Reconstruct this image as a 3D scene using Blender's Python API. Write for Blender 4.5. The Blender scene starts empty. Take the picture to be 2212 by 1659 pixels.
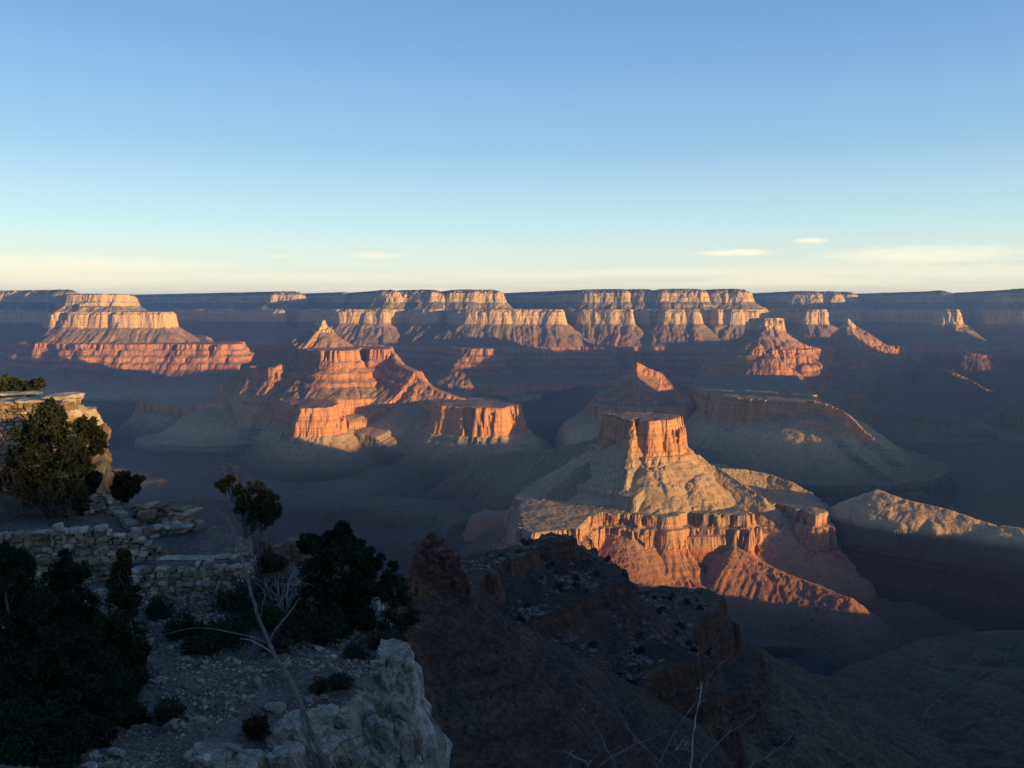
import bpy, math, random
import numpy as np
from mathutils import Vector
R = math.radians
UC, VC, F = 1106.0, 829.5, 1922.5
PITCH = math.atan(165.5 / F)
CP, SP = math.cos(PITCH), math.sin(PITCH)
SUN_EL, SUN_L = 4.2, (0.85, -0.53)          # elevation, horizontal direction towards the sun
scene = bpy.context.scene
col = scene.collection

def zat(v, Y):
    b = (VC - v) / F
    return Y * (-SP + b * CP) / (CP + b * SP)
def xat(u, Y, z=-400.0):
    return (u - UC) / F * (Y * CP - z * SP)
def at(u, v, Y):
    z = zat(v, Y)
    return Vector((xat(u, Y, z), Y, z))

# ---------- noise ----------
_rs = np.random.RandomState(7)
_perm = np.concatenate([_rs.permutation(512)] * 3).astype(np.int32)
_ang = _rs.rand(512) * 2 * np.pi
_gx, _gy = np.cos(_ang).astype(np.float32), np.sin(_ang).astype(np.float32)
def pn(x, y, seed=0):
    x = np.asarray(x, np.float32); y = np.asarray(y, np.float32)
    xi = np.floor(x).astype(np.int32); yi = np.floor(y).astype(np.int32)
    xf = x - xi; yf = y - yi
    u = xf * xf * xf * (xf * (xf * 6 - 15) + 10); v = yf * yf * yf * (yf * (yf * 6 - 15) + 10)
    def g(ix, iy, dx, dy):
        h = _perm[(_perm[(ix + seed * 37) & 511] + iy) & 511]
        return _gx[h] * dx + _gy[h] * dy
    a = g(xi, yi, xf, yf); b = g(xi + 1, yi, xf - 1, yf)
    c = g(xi, yi + 1, xf, yf - 1); d = g(xi + 1, yi + 1, xf - 1, yf - 1)
    return (a + u * (b - a) + v * ((c + u * (d - c)) - (a + u * (b - a)))) * 1.5
def fbm(x, y, lam, octv=4, seed=0, gain=0.5):
    s = 0; a = 1.0; t = 0
    for i in range(octv):
        s = s + a * pn(x / lam, y / lam, seed + i * 3); t += a; a *= gain; lam = lam / 2.03
    return s / t
def billow(x, y, lam, octv=3, seed=0):
    s = 0; a = 1.0; t = 0
    for i in range(octv):
        s = s + a * np.abs(pn(x / lam, y / lam, seed + i * 5)); t += a; a *= 0.5; lam = lam / 2.1
    return s / t * 2.0

# ---------- distance fields ----------
def sd_poly(X, Y, P):
    n = len(P); best = np.full(X.shape, 1e18, np.float32); cx = np.zeros_like(X); cy = np.zeros_like(X)
    ins = np.zeros(X.shape, bool)
    for i in range(n):
        ax, ay = P[i]; bx, by = P[(i + 1) % n]
        ex, ey = bx - ax, by - ay
        t = np.clip(((X - ax) * ex + (Y - ay) * ey) / (ex * ex + ey * ey + 1e-9), 0, 1)
        px = ax + t * ex; py = ay + t * ey
        d = (X - px) ** 2 + (Y - py) ** 2
        m = d < best
        best = np.where(m, d, best); cx = np.where(m, px, cx); cy = np.where(m, py, cy)
        c = (ay > Y) != (by > Y)
        if ey != 0: ins ^= c & (X < (Y - ay) * ex / ey + ax)
    d = np.sqrt(best)
    return np.where(ins, -d, d), cx, cy
def sd_line(X, Y, P):
    best = np.full(X.shape, 1e18, np.float32); z = np.zeros_like(X); cx = np.zeros_like(X); cy = np.zeros_like(X)
    for i in range(len(P) - 1):
        ax, ay, az = P[i]; bx, by, bz = P[i + 1]
        ex, ey = bx - ax, by - ay
        t = np.clip(((X - ax) * ex + (Y - ay) * ey) / (ex * ex + ey * ey + 1e-9), 0, 1)
        px = ax + t * ex; py = ay + t * ey
        d = (X - px) ** 2 + (Y - py) ** 2
        m = d < best
        best = np.where(m, d, best); z = np.where(m, az + t * (bz - az), z)
        cx = np.where(m, px, cx); cy = np.where(m, py, cy)
    return np.sqrt(best), z, cx, cy

SLOPE = {'c': 4.0, 'q': 2.4, 's': 1.25, 't': 0.66, 'g': 0.42, 'l': 0.16}
def profile(items):
    xs, ys = [0.0], [0.0]
    for k, h in items:
        xs.append(xs[-1] + h / SLOPE[k]); ys.append(ys[-1] + h)
    return np.array(xs), np.array(ys)

def runnels(X, Y, cx, cy, d, lam, seed):
    # grooves that run down the slope, away from the nearest edge point
    dx, dy = X - cx, Y - cy; r = np.sqrt(dx * dx + dy * dy) + 1e-3
    k = np.minimum(r, 40.0 + lam * 0.6) / r
    px, py = cx + dx * k, cy + dy * k
    jx = 0.12 * (X - px); jy = 0.12 * (Y - py)
    a = np.abs(pn((px + jx) / lam, (py + jy) / lam, seed)); b = np.abs(pn((px + jx) / (lam * 0.41), (py + jy) / (lam * 0.41), seed + 3))
    return np.clip(a * 1.5 + b * 0.6, 0, 1)
END = [('t', 190), ('l', 24), ('c', 60), ('s', 700)]

def H_stack(X, Y, layers, warp, flute, gully, seed, lamw=420.0, lamf=70.0, bedding=3.2, end=None):
    """layers top to bottom: (polygons in (u, Y), z, profile items)."""
    H = np.full(X.shape, -1e9)
    wx = X + 60 * fbm(X, Y, 260, 3, seed + 40); wy = Y + 60 * fbm(X + 900, Y, 260, 3, seed + 41)
    big = warp * billow(wx, wy, lamw, 3, seed) - warp * 0.45
    fine = flute * (billow(wx, wy, lamf, 3, seed + 11) - 0.5) * np.clip(0.75 + 2.2 * fbm(X, Y, lamf * 4.5, 2, seed + 13), 0.15, 1.7)
    fine = fine + flute * 0.5 * (billow(wx, wy, lamf * 2.7, 2, seed + 15) - 0.45)
    dprev = None
    for k, (polys, z, items) in enumerate(layers):
        sd = None
        for p in polys:
            P = [(xat(u, yy, z), yy) for u, yy in p]
            s, cx, cy = sd_poly(X, Y, P)
            if sd is None: sd, ox, oy = s, cx, cy
            else:
                m = s < sd; sd = np.where(m, s, sd); ox = np.where(m, cx, ox); oy = np.where(m, cy, oy)
        sd = sd - big
        if dprev is not None:
            m = dprev < sd; ox = np.where(m, pox, ox); oy = np.where(m, poy, oy)
            sd = np.minimum(sd, dprev)
        pox, poy = ox, oy
        items = list(items)
        tot = sum(h for _, h in items)
        znext = layers[k + 1][1] if k + 1 < len(layers) else None
        if znext is not None:
            rem = z - znext - tot
            if rem > 0: items.append(('t', rem))
        else: items += (end or END)
        xs, ys = profile(items)
        nc = 0
        while nc < len(items) and items[nc][0] != 't' : nc += 1
        d = sd - fine * (1 - 0.78 * np.clip((sd - xs[nc] * 0.9) / 50.0, 0, 1))
        dd = np.clip(d, 0, None)
        drop = np.interp(dd, xs, ys)
        bed = pn(drop / 15.0 + 7.3, fbm(X, Y, 400, 1, seed) * 2 + seed) * bedding
        drop = np.where(dd > 1, np.interp(np.clip(dd + bed, 0, None), xs, ys), drop)
        h = z - drop
        top = d <= 0
        h = np.where(top, z + np.clip(-d, 0, 300) * 0.015 + np.clip(-d / 50, 0, 1) * 9 * fbm(X, Y, 170, 4, seed + 60), h)
        tal = np.clip((dd - (xs[1] if len(xs) > 1 else 0)) / 120.0, 0, 1)
        g1 = runnels(wx, wy, ox, oy, dd, lamf * 1.5, seed + 23)
        h = h - tal * gully * (1 - g1)
        if znext is not None: h = np.where(dd >= xs[-1], -1e9, h)
        H = np.maximum(H, h)
        dprev = sd - xs[-1]
    return H

def H_ridge(X, Y, pts, items, warp, flute, gully, seed, rad=0.0, lamw=300.0, lamf=60.0, stop=False):
    P = [tuple(at(*p)) for p in pts]
    d, z, cx, cy = sd_line(X, Y, P)
    big = warp * (billow(X, Y, lamw, 3, seed) - 0.45)
    fine = flute * (billow(X, Y, lamf, 3, seed + 7) - 0.5)
    xs, ys = profile(list(items) + ([] if stop else END))
    dd = np.clip(d - rad - big - fine * (1 - 0.6 * np.clip((d - rad - 25) / 60, 0, 1)), 0, None)
    g1 = runnels(X, Y, cx, cy, dd, lamf * 1.5, seed + 23)
    h = z - np.interp(dd, xs, ys) - np.clip(dd / 120, 0, 1) * gully * (1 - g1)
    return np.where(dd >= xs[-1], -1e9, h) if stop else h

def grid_object(name, X, Y, Z, strata, mat, keep=None, extra=None, smooth=False):
    ny, nx = X.shape
    idx = np.arange(ny * nx).reshape(ny, nx)
    q = np.stack([idx[:-1, :-1], idx[:-1, 1:], idx[1:, 1:], idx[1:, :-1]], -1).reshape(-1, 4)
    if keep is not None:
        kf = (keep[:-1, :-1] | keep[:-1, 1:] | keep[1:, 1:] | keep[1:, :-1]).ravel()
        q = q[kf]
    used = np.zeros(ny * nx, bool); used[q.ravel()] = True
    remap = np.cumsum(used) - 1
    q = remap[q]
    co = np.stack([X.ravel(), Y.ravel(), Z.ravel()], -1)[used]
    me = bpy.data.meshes.new(name)
    me.vertices.add(len(co)); me.vertices.foreach_set('co', co.astype(np.float32).ravel())
    me.loops.add(q.size); me.loops.foreach_set('vertex_index', q.astype(np.int32).ravel())
    me.polygons.add(len(q)); me.polygons.foreach_set('loop_start', np.arange(0, q.size, 4, dtype=np.int32))
    try: me.polygons.foreach_set('loop_total', np.full(len(q), 4, dtype=np.int32))
    except Exception: pass
    me.polygons.foreach_set('use_smooth', np.full(len(q), smooth, dtype=bool))
    a = me.attributes.new('strata', 'FLOAT', 'POINT')
    a.data.foreach_set('value', strata.ravel()[used].astype(np.float32))
    me.update(calc_edges=True); me.validate(verbose=False)
    me.materials.append(mat)
    o = bpy.data.objects.new(name, me); col.objects.link(o)
    return o

def tag(o, label=None, cat=None, group=None, kind=None):
    if label: o['label'] = label
    if cat: o['category'] = cat
    if group: o['group'] = group
    if kind: o['kind'] = kind
    return o

# ---------- node helpers ----------
class NT:
    def __init__(s, name):
        s.m = bpy.data.materials.new(name); s.m.use_nodes = True
        s.t = s.m.node_tree; s.t.nodes.clear()
        s.out = s.t.nodes.new('ShaderNodeOutputMaterial')
        s.b = s.t.nodes.new('ShaderNodeBsdfPrincipled')
        s.b.inputs['Roughness'].default_value = 0.95
        s.b.inputs['Specular IOR Level'].default_value = 0.1
        s.t.links.new(s.b.outputs[0], s.out.inputs[0])
    def n(s, typ, **kw):
        nd = s.t.nodes.new('ShaderNode' + typ)
        for k, v in kw.items(): setattr(nd, k, v)
        return nd
    def l(s, a, b): s.t.links.new(a, b)
    def val(s, sock, v):
        if isinstance(v, (int, float)): sock.default_value = v
        elif isinstance(v, tuple): sock.default_value = v if len(v) == 4 or sock.type == 'VECTOR' else v + (1,)
        else: s.l(v, sock)
    def math(s, op, a, b=0.0, c=None, clamp=False):
        nd = s.n('Math', operation=op, use_clamp=clamp)
        s.val(nd.inputs[0], a); s.val(nd.inputs[1], b)
        if c is not None: s.val(nd.inputs[2], c)
        return nd.outputs[0]
    def noise(s, vec, scale, detail=3, rough=0.55):
        nd = s.n('TexNoise'); nd.inputs['Scale'].default_value = scale
        nd.inputs['Detail'].default_value = detail; nd.inputs['Roughness'].default_value = rough
        s.l(vec, nd.inputs['Vector']); return nd.outputs[0]
    def mapping(s, vec, sc):
        nd = s.n('Mapping'); nd.inputs['Scale'].default_value = sc; s.l(vec, nd.inputs[0]); return nd.outputs[0]
    def ramp(s, fac, stops, interp='LINEAR'):
        nd = s.n('ValToRGB'); cr = nd.color_ramp; cr.interpolation = interp
        while len(cr.elements) < len(stops): cr.elements.new(0.5)
        for e, (p, c) in zip(cr.elements, stops):
            e.position = p; e.color = (c, c, c, 1) if isinstance(c, (int, float)) else tuple(c) + (1,)
        s.l(fac, nd.inputs[0]); return nd.outputs[0]
    def mix(s, fac, a, b, mode='MIX'):
        nd = s.n('Mix', data_type='RGBA', blend_type=mode)
        s.val(nd.inputs[0], fac); s.val(nd.inputs[6], a); s.val(nd.inputs[7], b); return nd.outputs[2]
    def maprange(s, v, a, b, c=0.0, d=1.0):
        nd = s.n('MapRange'); s.l(v, nd.inputs[0])
        for i, x in enumerate((a, b, c, d)): nd.inputs[i + 1].default_value = x
        return nd.outputs[0]
    def bump(s, h, dist, strength=1.0, prev=None):
        nd = s.n('Bump'); nd.inputs['Strength'].default_value = strength; nd.inputs['Distance'].default_value = dist
        s.l(h, nd.inputs['Height'])
        if prev is not None: s.l(prev, nd.inputs['Normal'])
        return nd.outputs[0]
# ---------- canyon rock: colour follows the rock layer and how steep the ground is ----------
def canyon_material(name, dot=14.0, veg=0.75, scale=1.0, dim=1.0, low=None, speck=0.0):
    k = NT(name)
    pos = k.n('NewGeometry'); P = pos.outputs['Position']
    att = k.n('Attribute', attribute_name='strata')
    s = att.outputs['Fac']
    wob = k.noise(P, 0.0045, 3)
    s2 = k.math('ADD', s, k.math('MULTIPLY', k.math('SUBTRACT', wob, 0.5), 46.0))
    f = k.math('DIVIDE', s2, 1600.0)
    cream, kai = (0.52, 0.36, 0.205), (0.42, 0.30, 0.18)
    hermit, supai, supai2 = (0.33, 0.19, 0.13), (0.48, 0.215, 0.105), (0.39, 0.19, 0.105)
    red, shale, tap, hak, vis = (0.54, 0.26, 0.125), (0.33, 0.27, 0.185), (0.42, 0.235, 0.145), (0.44, 0.15, 0.075), (0.13, 0.09, 0.075)
    rock = k.ramp(f, [(0.0, kai), (0.095, kai), (0.125, cream), (0.19, cream), (0.20, hermit), (0.245, hermit),
                      (0.255, supai), (0.30, supai2), (0.33, supai), (0.385, supai2), (0.425, supai), (0.44, red), (0.56, red),
                      (0.575, shale), (0.72, shale), (0.73, tap), (0.765, tap), (0.785, hak), (0.83, hak), (0.90, vis), (1.0, vis)])
    talus = k.ramp(f, [(0.0, (0.045, 0.05, 0.035)), (0.026, (0.06, 0.065, 0.045)), (0.045, (0.15, 0.135, 0.10)), (0.11, (0.17, 0.145, 0.105)), (0.20, (0.22, 0.16, 0.11)), (0.25, (0.25, 0.15, 0.10)),
                       (0.40, (0.25, 0.15, 0.10)), (0.45, (0.26, 0.18, 0.12)), (0.57, (0.47, 0.31, 0.165)), (0.72, (0.42, 0.275, 0.15)),
                       (0.77, (0.36, 0.19, 0.12)), (0.82, (0.32, 0.15, 0.09)), (0.9, (0.14, 0.11, 0.09)), (1.0, (0.12, 0.10, 0.085))])
    # bedding lines, vertical stains
    bed = k.noise(k.mapping(P, (0.0012, 0.0012, 0.075)), 1.0, 4, 0.65)
    rock = k.mix(1.0, rock, k.ramp(bed, [(0.32, (0.66, 0.64, 0.64)), (0.5, (1.0, 1.0, 1.0)), (0.68, (1.16, 1.15, 1.12))]), 'MULTIPLY')
    stn = k.noise(k.mapping(P, (0.035, 0.035, 0.004)), 1.0, 4, 0.6)
    rock = k.mix(1.0, rock, k.ramp(stn, [(0.3, (0.72, 0.68, 0.68)), (0.5, (1.0, 1.0, 1.0)), (0.75, (1.12, 1.10, 1.08))]), 'MULTIPLY')
    sep = k.n('SeparateXYZ'); k.l(pos.outputs['True Normal'], sep.inputs[0])
    br = k.noise(P, 0.018, 4, 0.6)
    nz = k.math('ADD', sep.outputs[2], k.math('MULTIPLY', k.math('SUBTRACT', br, 0.5), 0.35))
    flat = k.maprange(nz, 0.50, 0.72)
    # scrub and boulders on the gentler ground
    vo = k.n('TexVoronoi', feature='F1'); vo.inputs['Scale'].default_value = 1.0 / dot; k.l(P, vo.inputs['Vector'])
    spots = k.ramp(vo.outputs['Distance'], [(0.18, 1.0), (0.34, 0.0)])
    patch = k.maprange(k.noise(P, 0.006, 4, 0.6), 0.40, 0.62)
    spots = k.math('MULTIPLY', k.math('MULTIPLY', spots, patch), veg)
    talus = k.mix(spots, talus, (0.05, 0.052, 0.035))
    talus = k.mix(1.0, talus, k.ramp(k.noise(P, 0.03, 5, 0.65), [(0.3, (0.78, 0.78, 0.8)), (0.7, (1.2, 1.18, 1.15))]), 'MULTIPLY')
    cc = k.mix(flat, rock, talus)
    if speck:
        sn = k.noise(P, speck, 4, 0.75); cc = k.mix(1.0, cc, k.ramp(sn, [(0.30, (0.35, 0.35, 0.38)), (0.47, (0.85, 0.85, 0.85)), (0.60, (1.15, 1.12, 1.1)), (0.72, (2.6, 2.4, 2.3))]), 'MULTIPLY')
        sn2 = k.noise(k.mapping(P, (0.004, 0.004, 0.16)), 1.0, 4, 0.6); cc = k.mix(1.0, cc, k.ramp(sn2, [(0.36, (0.72, 0.72, 0.74)), (0.5, (1, 1, 1)), (0.62, (1.25, 1.2, 1.18))]), 'MULTIPLY')
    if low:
        lf_ = k.maprange(s2, low[0], low[1], 1.0, low[2]); cc = k.mix(1.0, cc, lf_, 'MULTIPLY')  # paints shade into the colour of the lowest layers
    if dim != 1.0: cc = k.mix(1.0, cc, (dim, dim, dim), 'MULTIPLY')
    k.l(cc, k.b.inputs['Base Color'])
    b1 = k.bump(bed, 10.0 * scale, 0.5)
    b2 = k.bump(k.math('MULTIPLY', k.noise(k.mapping(P, (0.05, 0.05, 0.008)), 1.0, 4, 0.6), k.math('SUBTRACT', 1.15, flat)), 9.0 * scale, 0.55, b1)
    b3 = k.bump(k.noise(P, 0.09, 5, 0.7), 2.6 * scale, 0.5, b2)
    k.l(b3, k.b.inputs['Normal'])
    return k.m
M_ROCK = canyon_material('canyon_rock', 17.0, 1.0, dim=0.80, low=(1330, 1420, 0.38))  # bottom skirts darkened in colour as shade
M_SHADED_SCRUB = canyon_material('shaded_scrub', 10.0, 0.95, dim=0.50, low=(1150, 1300, 0.5))  # dimmed rock copy: scrub dots plus the flank's shade in the colour
M_HILL = canyon_material('hill_rock', dim=0.85, low=(1072, 1135, 0.28))  # ground below the lit crests darkened in colour as shade
M_BUTTE = canyon_material('butte_rock', dim=0.82, low=(930, 1150, 0.32))  # lower layers darkened in colour to stand for canyon shade
M_FLOOR = canyon_material('shaded_platform', 16.0, 0.8, 1.0, 0.33)  # dimmed rock copy: the floor's shade is put into its colour
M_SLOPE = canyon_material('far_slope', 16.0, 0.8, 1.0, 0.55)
# ---------- floor of the canyon ----------
L2 = np.array(SUN_L) / np.hypot(*SUN_L)
def gorge(X, Y):
    z = -1010 + 70 * fbm(X, Y, 1500, 4, 5) + 40 * (billow(X, Y, 620, 4, 9) - 0.5)
    # Tonto edge and gorge on the left
    p1 = [(-6000, 5200, 0), (-3000, 4300, 0), (-1400, 4150, 0), (-700, 3900, 0), (-300, 3500, 0), (-150, 2800, 0), (500, 2450, 0), (1300, 2700, 0), (2100, 2900, 0), (4000, 3100, 0)]
    wob = 170 * fbm(X, Y, 700, 4, 15) + 40 * billow(X, Y, 180, 3, 17)
    d, _, _, _ = sd_line(X, Y, p1)
    d = d + wob
    prof_x = np.array([0, 60, 330, 520, 560, 760, 1400]); prof_y = np.array([330, 320, 150, 90, 25, 0, 0])
    g = np.interp(np.clip(d, 0, None), prof_x, prof_y)
    for pts, dep, w in (([(700, 5000, 0), (1300, 6500, 0), (2400, 9000, 0)], 170, 500), ([(-300, 5000, 0), (400, 7000, 0), (300, 9500, 0)], 150, 500),
                     ([(-3100, 4400, 0), (-3300, 6500, 0), (-2900, 9000, 0)], 150, 500), ([(-900, 3500, 0), (300, 3000, 0), (1200, 2850, 0), (2200, 2900, 0), (4500, 3000, 0)], 300, 760)):
        d, _, _, _ = sd_line(X, Y, pts)
        g = np.maximum(g, np.interp(d + wob * 0.6, [0, w * 0.3, w * 0.75, w], [dep, dep * 0.75, dep * 0.3, 0]))
    z = z - g
    # rise towards the north wall
    z = z + np.interp(Y, [6500, 9500, 12000], [0, 150, 420])
    z = z + np.interp(X - 0.55 * Y, [-800, 3000], [0, 260])
    return z

def strata_from(z, table):
    zs = np.array([t[0] for t in table][::-1]); ss = np.array([t[1] for t in table][::-1])
    return np.interp(z, zs, ss)

def feature(name, ub, yb, cell, parts, table, label, kind='structure', rough=2.5, seed=3, mat=None, floor=gorge, skirt=12.0, edge=True, trees=False):
    x0 = min(xat(ub[0], yb[0]), xat(ub[0], yb[1])); x1 = max(xat(ub[1], yb[0]), xat(ub[1], yb[1]))
    xs = np.arange(x0, x1, cell); ys = np.arange(yb[0], yb[1], cell)
    X, Y = np.meshgrid(xs.astype(np.float32), ys.astype(np.float32))
    H = None
    for fn in parts:
        h = fn(X, Y); H = h if H is None else np.maximum(H, h)
    base = floor(X, Y)
    if edge:
        w = np.minimum(np.minimum(X - X.min(), X.max() - X), np.minimum(Y - Y.min(), Y.max() - Y)) / (cell * 26)
        w = np.clip(w, 0, 1); w = w * w * (3 - 2 * w)
        H = np.where(H > base - skirt, base - skirt + (H - base + skirt) * w, H)
    keep = H > base - skirt - 1
    H = H + rough * fbm(X, Y, cell * 7, 3, seed)
    S = strata_from(H, table)
    if trees: H = H + np.where(S < 22, 15 * np.abs(pn(X / 19, Y / 19, 4)) ** 0.7, 0)
    # break the vertical sheets: push the cliff faces in and out a little
    gy, gx = np.gradient(H, cell)
    g = np.sqrt(gx * gx + gy * gy) + 1e-6
    st = np.clip((g - 1.0) / 2.0, 0, 1)
    n = fbm(X + H * 0.6, Y - H * 0.35, cell * 5, 3, seed + 4) * cell * 1.1
    X2 = X - gx / g * n * st; Y2 = Y - gy / g * n * st
    o = grid_object(name, X2, Y2, H, S, mat or M_ROCK, keep)
    tag(o, label, None, None, kind)
    return o

TAB_STD = lambda k, c0, c1, h1, r0, r1, t0: [(k, 0), (c0 + 1, 170), (c0, 190), (c1, 310), (h1, 392), (r0, 700), (r1, 905), (t0, 1150), (t0 - 90, 1235), (t0 - 220, 1330), (t0 - 500, 1450)]

# floor
def build_floor():
    xs = np.arange(-9500, 9500, 24.0); ys = np.arange(1300, 12800, 22.0)
    X, Y = np.meshgrid(xs, ys)
    keep = (np.abs(X) < 0.66 * Y + 700)
    H = gorge(X, Y) + 5 * fbm(X, Y, 140, 3, 2)
    S = np.interp(H, [-1500, -1300, -1080, -1010, -900], [1560, 1420, 1260, 1120, 1000])
    S = np.where(Y > 9000, np.interp(H, [-1100, -600], [1050, 800]), S)
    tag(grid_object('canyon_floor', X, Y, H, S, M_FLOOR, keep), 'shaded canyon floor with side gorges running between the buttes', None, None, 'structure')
build_floor()

def ST(layers, warp, fl, gu, seed, lw=420.0, lf=70.0, end=None): return lambda X, Y: H_stack(X, Y, layers, warp, fl, gu, seed, lw, lf, 3.2, end)
def RG(pts, items, warp, fl, gu, seed, rad=0.0, lw=300.0, lf=60.0, stop=False): return lambda X, Y: H_ridge(X, Y, pts, items, warp, fl, gu, seed, rad, lw, lf, stop)

# ---------- north rim ----------
kz = 216.0
rim_k = [(-900, 20000), (-900, 15500), (-300, 13500), (60, 11900), (148, 11300), (160, 14500), (285, 16000), (440, 14300), (585, 12900), (595, 12700), (638, 12700), (645, 14700), (733, 13350), (742, 13200), (748, 14200), (818, 12000),
         (824, 11550), (846, 11450), (850, 12700), (868, 11800), (874, 11600), (938, 11350), (943, 13100), (980, 11600), (985, 11350), (1065, 11350), (1070, 14500), (1255, 11600),
         (1266, 11250), (1345, 11100), (1352, 11500), (1364, 11150), (1400, 11050), (1404, 12300), (1428, 11150), (1434, 10950), (1508, 10900), (1511, 12300), (1531, 11300), (1548, 11000), (1600, 10950), (1606, 14800), (1700, 12900),
         (1712, 12600), (1762, 12500), (1766, 13000), (1786, 12500), (1800, 12450), (1808, 12900), (1830, 12800), (1836, 15000), (2012, 12500), (2020, 12000), (2036, 11900), (2042, 14500), (2182, 11400), (2192, 10900), (2230, 10700), (2500, 11200), (2800, 10500), (2800, 20000)]
rim_c = [(-900, 20000), (-900, 14800), (-300, 12900), (60, 11300), (140, 10900), (200, 13800), (290, 15200), (380, 13800), (560, 12450), (585, 12200), (612, 12100), (616, 12900), (724, 11250), (730, 11100), (830, 10950), (838, 12300), (898, 11100), (908, 10950), (939, 10850),
         (943, 12200), (984, 10700), (990, 10600), (1060, 10450), (1210, 10400), (1214, 12800), (1243, 11450), (1262, 10650), (1362, 10500), (1366, 11200), (1376, 10800), (1402, 10650), (1405, 12000), (1428, 10550), (1434, 10400), (1506, 10350), (1510, 11900), (1542, 10550),
         (1550, 10450), (1596, 10400), (1600, 13000), (1740, 11150), (1747, 10400), (1776, 10380), (1781, 13500), (2030, 11250), (2040, 10500), (2066, 10450), (2071, 13400), (2188, 11000), (2200, 10700), (2300, 10600), (2800, 10000), (2800, 20000)]
rim_s = [(-900, 20000), (-900, 13800), (-300, 12000), (100, 10800), (300, 13100), (560, 12000), (640, 11500), (750, 10700), (950, 10500), (978, 9700), (1005, 9500), (1062, 9480), (1072, 10200), (1210, 10050), (1245, 10800), (1260, 10000), (1310, 9900), (1350, 10300), (1368, 9950), (1395, 10500), (1435, 9950), (1470, 10300), (1512, 9900),
         (1545, 10500), (1565, 9950), (1600, 10000), (1640, 10900), (1745, 10700), (1790, 10450), (1850, 11000), (2030, 10900), (2055, 10300), (2115, 10300), (2140, 11000), (2800, 9600), (2800, 20000)]
TR = TAB_STD(kz, -40, -190, -440, -720, -900, -1100)
feature('canyon_rim', (-420, 2680), (9000, 16300), 11.5, [
    ST([([rim_k], kz, [('g', 40), ('q', 48), ('t', 10), ('c', 44)]), ([rim_c], -24, [('c', 16), ('t', 14), ('c', 135)]),
        ([rim_s], -440, [('q', 60), ('t', 30), ('c', 30), ('t', 30), ('c', 40), ('t', 40), ('c', 30), ('t', 90), ('c', 130)])], 50, 30, 26, 31, 330, 80)],
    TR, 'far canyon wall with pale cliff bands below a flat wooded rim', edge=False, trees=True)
# plateau beyond the rim
def build_plateau():
    xs = np.arange(-16000, 16000, 60.0); ys = np.arange(10700, 27000, 60.0)
    X, Y = np.meshgrid(xs, ys)
    H = kz + 1 + 16 * fbm(X, Y, 2600, 3, 61) + np.clip((Y - 13500) / 9000, 0, 1) * 30
    P = [(xat(u, yy, kz), yy) for u, yy in rim_k]
    d, _, _ = sd_poly(X, Y, P)
    keep = d < -160
    tag(grid_object('plateau', X, Y, H, H * 0, M_ROCK, keep), 'flat plateau top behind the far rim', None, None, 'structure')
build_plateau()

sup = [('c', 42), ('t', 26), ('c', 34), ('t', 30), ('c', 36), ('t', 34), ('c', 40), ('t', 30), ('c', 30)]

# A: banded butte on the left
feature('butte', (-60, 640), (7600, 14105), 9.0, [
    ST([([[(150, 10145), (185, 10090), (218, 10069), (250, 10112), (266, 10308), (278, 10958), (292, 13562), (110, 13562), (135, 10958)]], 150, [('t', 10), ('c', 70), ('t', 14), ('c', 34)]),
        ([[(147, 9852), (250, 9798), (352, 9852), (368, 10090), (366, 10958), (330, 13562), (60, 13562), (120, 10742)]], -52, [('c', 14), ('t', 12), ('c', 140)]),
        ([[(108, 9602), (150, 9353), (280, 9288), (335, 9374), (438, 9288), (452, 9548), (452, 10524), (440, 13562), (-60, 13562), (90, 11067)],
          [(440, 9385), (478, 9288), (503, 9331), (524, 9505), (520, 10090), (440, 10090)]], -385, sup[:8])], 60, 36, 18, 71, 330, 62)],
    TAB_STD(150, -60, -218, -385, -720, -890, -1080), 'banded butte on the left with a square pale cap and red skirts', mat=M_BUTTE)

# B: peaked temple with red ledges and a long mesa
B_red = [[(628, 5950), (655, 5640), (712, 5660), (722, 5850), (735, 6250), (800, 6430), (935, 6380), (951, 5800), (1000, 5700), (1085, 5650), (1112, 5760), (1120, 6000), (1010, 6500), (1000, 7000), (640, 7500), (600, 6700), (610, 6200)]]
feature('butte', (380, 1230), (5150, 8300), 7.0, [
    ST([([[(688, 7060), (697, 7000), (708, 7010), (706, 7100), (690, 7140)]], -176, [('q', 24)]),
        ([[(583, 7250), (676, 6560), (690, 6480), (725, 6440), (768, 6500), (778, 6850), (794, 6860), (802, 6640), (835, 6620), (846, 6700), (838, 7100), (760, 7300), (560, 7400)]], -312, [('c', 70), ('t', 20), ('c', 30), ('t', 40), ('c', 30), ('t', 30), ('c', 24), ('t', 30)]),
        (B_red, -640, [('c', 175), ('g', 8), ('s', 26)])], 46, 30, 16, 92, 300, 60),
    RG([(684, 694, 7110), (694, 699, 7080), (701, 691, 7060), (706, 700, 7050), (716, 712, 7030)], [('q', 26), ('t', 90)], 22, 16, 22, 97, 1, 160, 34),
    RG([(842, 752, 6700), (862, 786, 6500), (905, 803, 6350), (909, 818, 6320), (945, 842, 6250), (1000, 860, 6150)], [('q', 26), ('t', 30), ('c', 20), ('t', 24), ('c', 20)], 26, 16, 14, 96, 12)],
    [(-150, 290), (-180, 310), (-312, 400), (-640, 696), (-660, 705), (-815, 900), (-1000, 1130), (-1100, 1230), (-1300, 1400)], 'peaked red temple with stepped ledges and a flat cliff mesa at its right', mat=M_BUTTE)

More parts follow.
